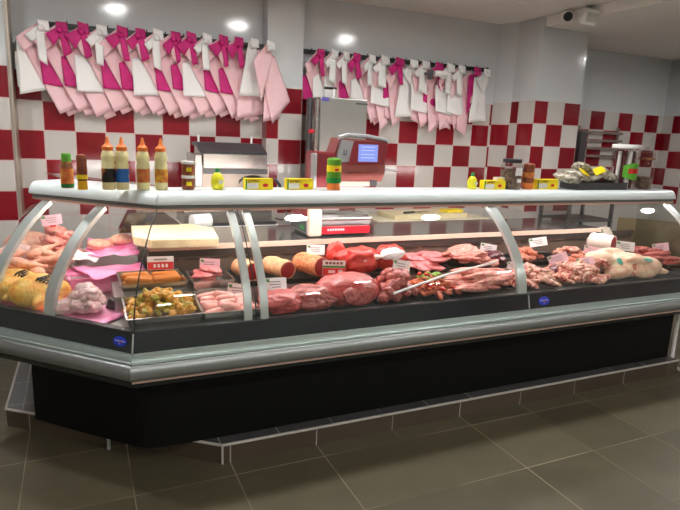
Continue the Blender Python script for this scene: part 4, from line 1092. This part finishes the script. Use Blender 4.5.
paper('paper_sheet', [(-0.07, 3.37, ZF + .145), (0.06, 3.33, ZF + .12), (0.10, 3.50, ZF + .13), (-0.04, 3.56, ZF + .175)], 'paper_white', 'white paper sheet lying on the pink packs behind the strut', 6, 0.025)
t = empty('steel_dish', LP(0.33, 0.32, ZF), -0.7, 'small grey steel dish on edge between the pink packs and the trays', 'dish')
MB().box((0, 0, 0.03), (0.05, 0.20, 0.06), rot=(0, 0.4, 0), bevel=0.006).build('dish_body', 'steel_dark', t)
TK = protos(4, (0.06, 0.042, 0.035), 'turkey', 61, 0.25, 1.6, 4)
pile(TK, 16, (0.30, 0.46, 0.08, 0.20), ZF + 0.014, 0.075, 'turkey_piece', 'pale rose turkey piece heaped on pink paper at the left glass', 'turkey piece', 'turkey pieces on pink paper', 15, frame=fr_left, r=0.03)

# --- steel trays at the corner
t1 = open_tray('steel_tray', (0.325, 2.645, ZF + 0.004), (0.325, 0.265, 0.06), 'steel', 'stainless tray of yellow marinated chicken at the glass corner', 'tray', flare=0.08, group='stainless trays at the corner')
t1.rotation_euler = (0.10, 0, 0); t1.location.z += 0.012
MA = protos(4, (0.026, 0.02, 0.016), 'marinade', 71, 0.35, 1.8, 3) + protos(2, (0.026, 0.02, 0.015), 'marinade_green', 77, 0.35, 1.8, 3)
pile(MA, 160, (0.165, 0.48, 2.525, 2.775), ZF + 0.035, 0.09, 'marinated_chicken', 'yellow herb marinated chicken chunk in the stainless corner tray', 'chicken chunk', 'marinated chicken chunks', 16, sc=(0.6, 0.95), r=0.014, rot=(1, 1, PI))
open_tray('steel_tray', (0.315, 2.945, ZR), (0.31, 0.27, 0.055), 'steel', 'stainless tray of golden breaded sausages behind the yellow chicken', 'tray', flare=0.08, group='stainless trays at the corner')
def saus(L, r, m, bend=0.01):
    b = MB(); pts = []; rs = []
    for k in range(13):
        u = k / 12; e = min(u, 1 - u)
        pts.append((L * (u - .5), bend * math.sin(PI * u), 0)); rs.append(r * min(1, (0.25 + (e / 0.1) ** 0.5 * 0.75)) if e < 0.1 else r)
    b.tube(pts, rs, 12)
    return b
SG = [saus(0.135, 0.019, 'sausage', bd).mesh('breaded_sausage', 'sausage', True, None) for bd in (0.006, -0.008)]
rnd = random.Random(8)
for k in range(12):
    c, r_ = k % 2, k // 2
    place(SG[k % 2], 'breaded_sausage', (0.245 + 0.135 * c + rnd.uniform(-.01, .01), 2.85 + 0.035 * (r_ % 5) + rnd.uniform(-.005, .005), ZR + 0.03 + (0.028 if r_ % 2 else 0)), (0, rnd.uniform(-.12, .12), rnd.uniform(-.15, .15)), 1.0,
          'golden breaded sausage in the stainless tray behind the yellow chicken', 'sausage', 'breaded sausages')
open_tray('steel_tray', (0.60, 2.925, ZR), (0.205, 0.25, 0.05), 'steel', 'stainless tray of pink meat slices next to the breaded sausages', 'tray', flare=0.06, group='stainless trays at the corner')
VS = protos(3, (0.05, 0.036, 0.014), 'veal', 81, 0.2, 1.5, 3)
pile(VS, 14, (0.53, 0.67, 2.84, 3.01), ZR + 0.02, 0.045, 'pink_meat_slice', 'pink meat slice in the stainless tray left of the double strut', 'meat slice', 'pink slices left of the strut', 18, r=0.014, rot=(0.3, 0.3, PI))
open_tray('steel_tray', (0.63, 2.645, ZF + 0.002), (0.27, 0.26, 0.055), 'steel', 'stainless tray of fat pale sausages at the glass left of the double strut', 'tray', flare=0.06, group='stainless trays at the corner')
PS = [saus(0.10, 0.024, 'pink_sausage', bd).mesh('pale_sausage', 'pink_sausage', True, None) for bd in (0.006, 0.02)]
rnd = random.Random(9)
for k in range(13):
    c, r_ = k % 3, k // 3
    place(PS[k % 2], 'pale_sausage', (0.555 + 0.075 * c + rnd.uniform(-.01, .01), 2.57 + 0.042 * r_ + rnd.uniform(-.006, .006), ZF + 0.035 + (0.02 if c == 1 else 0) + 0.008 * r_), (0, rnd.uniform(-.2, .2), rnd.uniform(-.4, .4)), 1.0,
          'fat pale pink sausage in the stainless tray at the glass', 'sausage', 'pale sausages at the glass')

# --- rolled roasts
def roast(x, y, z, rz, L, r, label, skin='fat', tied=False, tilt=0.0):
    t = empty('rolled_roast', (x, y, z), rz, label, 'roast')
    b = MB(); secs = []
    n = 10
    for k in range(n + 1):
        u = k / n; rr = r * (1 - 0.55 * max(0, (0.18 - u) / 0.18) ** 2) * (1 + 0.04 * math.sin(u * 14 + x * 9))
        secs.append([(L * (u - .5), rr * math.cos(a) * (1 + 0.06 * noise.noise(Vector((u * 3, a, x * 5)))), r + rr * 0.92 * math.sin(a) * (1 + 0.06 * noise.noise(Vector((u * 3, a, 9 + x))))) for a in [2 * PI * q / 20 for q in range(20)]])
    b.loft(secs); o = b.build('fat_cap', skin, t, True, 60)
    q = lumpy((0.008, r * 0.86, r * 0.80), int(x * 70), 0.08, 1.2, 3).build('cut_face', 'beef_cut', t, True, None); q.location = (L / 2, 0, r)
    if tied:
        for u in (-0.3, 0, 0.3):
            MB().tube([(L * u, r * 1.05 * math.cos(a), r + r * 0.98 * math.sin(a)) for a in [2 * PI * q_ / 20 for q_ in range(21)]], 0.002, 6).build('string', 'white_tie', t)
    return t
RZ = ZR + 0.012
roast(0.80, 2.935, RZ, -1.3, 0.17, 0.056, 'rolled beef roast with cream fat seen behind the double strut')
roast(0.975, 2.935, RZ, -1.25, 0.20, 0.056, 'rolled beef roast with cream fat and dark cut face, right of the double strut')
roast(1.165, 2.935, RZ, -1.15, 0.20, 0.062, 'rolled beef roast with orange streaked fat behind the red and white card', 'fat_orange')
roast(3.44, 2.93, RZ + 0.025, -1.15, 0.18, 0.070, 'short roast with thick white fat and red cut face, right of the worktop end', 'fat_white')
# --- red beef in the rear row
def joint(x, y, z, r, m, seed, label, rz=0.0, tilt=(0, 0), amp=0.2, fats=(), name='beef_joint', cat='meat joint', freq=1.5):
    t = empty(name, (x, y, z), rz, label, cat)
    o = lumpy(r, seed, amp, freq, 5, 0.75).build('meat', m, t, True, None); o.location = (0, 0, r[2] * 0.75); o.rotation_euler = (tilt[0], tilt[1], 0)
    for k, (fx, fy, fz, fr) in enumerate(fats):
        q = lumpy(fr, seed + k + 3, 0.3, 1.8, 3).build('fat_patch', 'fat_white', t, True, None); q.location = (fx, fy, fz)
    return t
joint(1.465, 2.93, RZ, (0.15, 0.10, 0.085), 'beef_bright', 4, 'large bright red beef joint with white fat patches in the rear row', 0.1, fats=((0.085, -0.062, 0.092, (0.05, 0.02, 0.014)), (0.0, -0.082, 0.08, (0.018, 0.012, 0.014)), (0.04, -0.085, 0.055, (0.03, 0.012, 0.010))))
joint(1.37, 3.02, RZ, (0.08, 0.05, 0.095), 'beef_bright', 8, 'smaller red beef cut standing behind the large bright red joint', 0.3)
joint(1.69, 2.95, RZ, (0.11, 0.085, 0.085), 'beef_bright', 9, 'bright red beef cut under the white paper slip', 0.0)
o = lumpy((0.075, 0.04, 0.020), 6, 0.3, 1.5, 4).build('paper_slip', 'paper_white', None, True, None); o.location = (1.675, 2.885, 0.925); o.rotation_euler = (0.75, -0.12, 0.1)
tag(o, 'glossy white paper slip lying on bright red beef in the rear row', 'paper')
SL_ = protos(4, (0.075, 0.055, 0.012), 'veal', 91, 0.2, 1.3, 3)
pile(SL_, 22, (1.80, 2.04, 2.81, 3.04), ZR + 0.022, 0.06, 'thin_meat_slice', 'thin pink meat slice in the middle of the rear row', 'meat slice', 'thin slices in the rear row', 21, r=0.012, rot=(0.25, 0.25, PI))
ST = protos(4, (0.085, 0.055, 0.016), 'pork', 97, 0.2, 1.3, 3)
pile(ST, 22, (2.08, 2.38, 2.82, 3.03), ZR + 0.018, 0.075, 'pork_steak', 'pink pork steak piled in the rear row left of the dark liver', 'steak', 'pork steaks in the rear row', 22, r=0.014, rot=(0.35, 0.35, 0.5))
joint(2.45, 2.92, RZ, (0.075, 0.09, 0.05), 'liver', 12, 'dark purple liver beside the middle curved strut', 0.2, name='liver')
MI = protos(4, (0.034, 0.026, 0.02), 'mince', 101, 0.3, 1.6, 3)
pile(MI, 26, (2.60, 2.87, 2.84, 3.03), ZR + 0.018, 0.05, 'seasoned_meat_piece', 'small orange red meat piece in the rear row right of the strut', 'meat piece', 'small pieces right of the strut', 23, r=0.016)
joint(2.80, 2.69, ZF + 0.06, (0.07, 0.05, 0.03), 'liver', 15, 'dark purple meat slab lying between the two leaning price cards', 0.4, name='liver_slab')
SM = protos(3, (0.04, 0.028, 0.02), 'lamb', 105, 0.3, 1.6, 3)
pile(SM, 13, (3.05, 3.26, 2.84, 3.03), ZR + 0.018, 0.04, 'small_lamb_cut', 'small lamb cut scattered in the rear row near the worktop end', 'lamb cut', 'small lamb cuts at the back', 24, r=0.018)
# --- front row
joint(0.89, 2.60, ZF + 0.012, (0.115, 0.105, 0.060), 'beef', 21, 'flat red beef cut at the glass just right of the double strut', 0.2)
joint(1.045, 2.60, ZF + 0.012, (0.140, 0.09, 0.066), 'beef_dark', 22, 'red beef cut with pale grain in front of the large dark joint', -0.35)
JB = joint(1.26, 2.635, ZF + 0.012, (0.185, 0.12, 0.090), 'beef', 23, 'largest beef joint, dark red and smooth, in the middle of the front row', 0.18, amp=0.12)
q = lumpy((0.13, 0.03, 0.055), 27, 0.15, 1.2, 4).build('cut_face', 'beef_dark', JB, True, None); q.location = (0.035, -0.096, 0.062); q.rotation_euler = (-0.3, 0, 0.1)
o = lumpy((0.05, 0.016, 0.008), 6, 0.2, 1.5, 3).build('fat_slip', 'fat_white', None, True, None); o.location = (1.315, 2.615, 0.868); o.rotation_euler = (0.35, 0.0, 0.1); tag(o, 'small white fat strip lying on top of the largest beef joint', 'fat strip')
BC = protos(5, (0.040, 0.030, 0.024), 'beef_dark', 111, 0.3, 1.5, 3)
pile(BC, 56, (1.43, 1.68, 2.50, 2.76), ZF + 0.022, 0.11, 'beef_cube', 'dark red stewing beef chunk in the front row heap', 'beef chunk', 'stewing beef chunks', 31, r=0.022, rot=(0.6, 0.6, PI))
CS = protos(4, (0.034, 0.014, 0.011), 'carrot', 121, 0.3, 1.5, 3)
RS = protos(2, (0.020, 0.013, 0.010), 'pepper_red', 131, 0.2, 1.5, 2); GS = protos(2, (0.022, 0.012, 0.009), 'pepper_green', 135, 0.2, 1.5, 2)
rect = (1.68, 1.92, 2.505, 2.765)
pile(CS, 96, rect, ZF + 0.03, 0.07, 'marinated_strip', 'orange marinated meat strip in the front row tray with peppers', 'meat strip', 'marinated meat strips', 32, r=0.012, rot=(0.4, 0.4, PI))
pile(RS, 22, rect, ZF + 0.055, 0.07, 'red_pepper_piece', 'red pepper piece among the orange marinated strips', 'pepper piece', 'red pepper pieces', 33, r=0.01)
pile(GS, 22, rect, ZF + 0.055, 0.07, 'green_pepper_piece', 'green pepper piece among the orange marinated strips', 'pepper piece', 'green pepper pieces', 34, r=0.01)
RB = protos(4, (0.15, 0.034, 0.022), 'pork', 141, 0.22, 1.4, 4)
pile(RB, 22, (1.98, 2.28, 2.52, 2.76), ZF + 0.022, 0.085, 'pork_strip', 'long pale pork strip in the front row left of the middle strut', 'pork strip', 'long pork strips', 35, r=0.02, rot=(0.12, 0.12, 0.22))
o = MB().tube([(1.475, 2.50, 0.80), (1.88, 2.60, 0.853), (2.30, 2.69, 0.885)], 0.007, 10).build('white_rod', 'white_plastic', None, True); tag(o, 'long white plastic divider strip lying slanted over the front row meat', 'divider strip')
LC = []
def chop_mesh(seed):
    b = MB(); rnd = random.Random(seed)
    b.ell((0, 0, 0), (0.052, 0.038, 0.020)); b.ell((-0.035, 0.02, 0), (0.030, 0.024, 0.016)); b.ell((0.05, -0.016, 0), (0.036, 0.014, 0.012), (0, 0, -0.35))
    for v in b.bm.verts:
        n_ = noise.noise(v.co * 30 + Vector((seed, 0, 0))); v.co += v.co.normalized() * n_ * 0.005
    return b
CHP = [chop_mesh(k).mesh('lamb_chop', 'lamb', True, None) for k in range(4)]
pile(CHP, 40, (2.38, 2.68, 2.515, 2.75), ZF + 0.022, 0.075, 'lamb_chop', 'lamb chop heaped in the front row just right of the middle strut', 'lamb chop', 'lamb chops right of the strut', 36, r=0.018, rot=(0.5, 0.5, PI))
pile(CHP, 56, (2.70, 3.10, 2.515, 2.74), ZF + 0.022, 0.075, 'lamb_chop', 'lamb chop in the heap left of the stamped carcass', 'lamb chop', 'lamb chops beside the carcass', 37, r=0.018, rot=(0.6, 0.6, PI))
# carcass
t = empty('lamb_carcass', (3.33, 2.64, ZF + 0.012), -0.05, 'cream skinned lamb carcass piece with green stamps at right front', 'lamb carcass')
b = MB()
b.ell((0.02, 0, 0.085), (0.20, 0.105, 0.085)); b.ell((-0.16, 0.03, 0.12), (0.12, 0.085, 0.06), (0, 0.15, 0.2)); b.ell((0.17, -0.03, 0.075), (0.11, 0.085, 0.07)); b.ell((0.26, -0.02, 0.05), (0.06, 0.05, 0.045))
b.ell((-0.05, 0.06, 0.135), (0.14, 0.05, 0.06)); b.ell((0.10, -0.09, 0.05), (0.14, 0.03, 0.045), (0, 0.1, 0.15)); b.ell((-0.10, -0.07, 0.06), (0.10, 0.05, 0.05), (0, -0.2, -0.2)); b.ell((0.30, -0.05, 0.035), (0.05, 0.02, 0.022), (0, 0, -0.4))
b.ell((0.06, -0.07, 0.13), (0.12, 0.035, 0.03), (0, 0.12, 0.1))
remesh(b.build('carcass_body', 'carcass', t, True, None), 0.008, 5)
for (x, y, z, r, rx) in ((-0.115, -0.078, 0.135, (0.022, 0.006, 0.026), -0.6), (0.105, -0.098, 0.138, (0.040, 0.006, 0.013), -0.7)):
    q = lumpy(r, 3, 0.35, 2.2, 3).build('green_stamp', 'teal_stamp', t, True, None); q.location = (x, y, z); q.rotation_euler = (rx, 0.15, 0)
q = lumpy((0.024, 0.014, 0.058), 5, 0.35, 1.8, 4).build('red_cut', 'lamb', t, True, None); q.location = (-0.012, -0.098, 0.088); q.rotation_euler = (-0.35, 0.45, 0)
q = lumpy((0.07, 0.04, 0.03), 7, 0.35, 1.8, 4).build('red_cut', 'lamb', t, True, None); q.location = (-0.20, -0.03, 0.115); q.rotation_euler = (0, 0.2, 0.2)
t.scale = (1.05, 1.1, 0.98)
RBS = protos(3, (0.10, 0.024, 0.018), 'beef_dark', 151, 0.25, 1.5, 3)
pile(RBS, 26, (3.66, 3.90, 2.55, 3.0), ZF + 0.07, 0.06, 'dark_rib', 'dark red rib piece at the right end of the counter', 'rib', 'dark ribs at the right end', 38, r=0.02, rot=(0.15, 0.2, 0.4))
pile(MI, 14, (2.95, 3.12, 2.70, 2.80), ZF + 0.08, 0.05, 'lamb_offcut', 'small lamb offcut behind the leaning price cards', 'lamb offcut', 'lamb offcuts behind the cards', 39, r=0.016)
t = empty('black_knife', (2.86, 2.88, 0.865), -0.45, 'long black handled knife lying across the rear trays right of the strut', 'knife')
MB().box((-0.02, 0, 0.008), (0.13, 0.024, 0.016), bevel=0.005).build('handle', 'tray_black', t)
MB().prism([(0.045, -0.012), (0.22, -0.004), (0.24, 0.01), (0.045, 0.012)], 0.006, 0.009).build('blade', 'steel', t)

# --- price cards
def card(x, y, z, rz, tilt, label, w=0.10, h=0.066, style='white', roll=0.0):
    t = empty('price_card', (x, y, z), 0, label, 'price card', 'price cards in the counter')
    t.rotation_euler = (tilt, roll, -0.8 * math.atan2(x, y) + 0.25 * (rz - 0.3)); t.location.z += 0.016; t.location.y -= 0.012
    m = 'card_pink' if style == 'rose' else 'card'
    MB().box((0, 0, 0), (w, 0.002, h), bevel=0.0008).build('card_panel', m, t)
    b = MB()
    if style == 'flag':
        MB().box((0, -0.0014, -h * 0.25), (w * 0.98, 0.001, h * 0.48)).build('red_band', 'red_print', t)
        MB().box((0, -0.0014, h * 0.08), (w * 0.98, 0.001, h * 0.14)).build('green_band', 'green_print', t)
        for k in range(5): b.box((-w * 0.32 + k * w * 0.16, -0.0016, h * 0.32), (w * 0.11, 0.001, h * 0.16))
        b.build('print', 'brown_sauce', t)
        b = MB(); b.box((-w * 0.1, -0.002, -h * 0.25), (w * 0.3, 0.001, h * 0.2)); b.box((w * 0.28, -0.002, -h * 0.22), (w * 0.2, 0.001, h * 0.2)); b.build('white_print', 'card', t)
    elif style == 'redhalf':
        MB().box((0, -0.0014, -h * 0.2), (w * 0.98, 0.001, h * 0.56)).build('red_band', 'red_print', t)
        b.box((0, -0.0016, h * 0.28), (w * 0.5, 0.001, h * 0.10)); b.build('print', 'print', t)
        b = MB()
        for k in range(4): b.box((-w * 0.22 + k * w * 0.15, -0.002, -h * 0.2), (w * 0.09, 0.001, h * 0.26))
        b.build('white_print', 'card', t)
    else:
        for k in range(3): b.box(((-0.1 + 0.06 * k) * w, -0.0014, h * (0.2 - 0.2 * k)), (w * (0.62 - 0.1 * k), 0.001, h * 0.07))
        b.build('print', 'print', t)
        MB().box((-w * 0.38, -0.0014, h * 0.32), (w * 0.16, 0.001, h * 0.2)).build('green_corner', 'green_print', t)
    MB().box((0, 0.006, -h * 0.55), (w * 0.3, 0.012, h * 0.25)).build('clip_foot', 'tray_black' if style != 'rose' else 'red_print', t)
    return t
card(-0.15, 3.62, 1.045, 0.35, -0.15, 'rose white price card standing on the heap of chicken breasts', 0.105, 0.06, 'rose', -0.12)
card(0.363, 2.985, 0.905, 0.25, -0.2, 'red and white price card standing on the golden breaded sausages', 0.13, 0.068, 'redhalf')
card(0.615, 2.985, 0.883, 0.25, -0.2, 'rose price card standing on the pink slices left of the strut', 0.105, 0.062, 'rose', 0.06)
card(0.705, 2.74, 0.797, 0.30, -0.2, 'white price card with green corner leaning left of the double strut', 0.105, 0.07, 'white', 0.10)
card(0.878, 2.66, 0.838, 0.30, -0.5, 'white price card with green corner leaning right of the double strut', 0.105, 0.07, 'white', -0.05)
card(1.235, 3.02, 0.928, 0.35, -0.2, 'plain white price card standing behind the orange streaked roast', 0.105, 0.058)
card(1.245, 2.775, 0.875, 0.30, -0.1, 'green, white and red price card in front of the bright red beef', 0.125, 0.082, 'flag')
card(1.685, 2.80, 0.853, 0.30, -0.3, 'white price card with grey print between red beef and the beef chunks', 0.10, 0.072, 'white', 0.12)
card(2.43, 2.95, 0.897, 0.35, -0.2, 'white price card standing behind the pork steaks left of the middle strut', 0.105, 0.058, 'white', 0.12)
card(2.505, 2.785, 0.812, 0.3, -0.2, 'small white price card partly behind the middle strut', 0.07, 0.05)
card(2.93, 3.03, 0.905, 0.5, -0.3, 'white price card tilted up, behind the small orange red pieces', 0.12, 0.062, 'white', -0.22)
card(2.86, 2.765, 0.846, 0.45, -0.3, 'rose price card leaning to the right above the lamb chops', 0.125, 0.062, 'rose', -0.42)
card(2.975, 2.645, 0.845, 0.45, -0.5, 'rose price card lying on the lamb chops left of the carcass', 0.11, 0.058, 'rose', -0.25)
card(3.20, 2.79, 0.878, 0.4, -0.4, 'white price card lying flat before the white fat roast', 0.12, 0.058, 'rose', 0.15)
card(3.60, 2.86, 0.878, 0.4, -0.2, 'white price card standing behind the stamped carcass', 0.125, 0.068, 'white', 0.04)
card(3.90, 2.80, 0.868, 0.5, -0.2, 'rose price card farthest right, standing above the dark ribs', 0.11, 0.062, 'rose', -0.22)
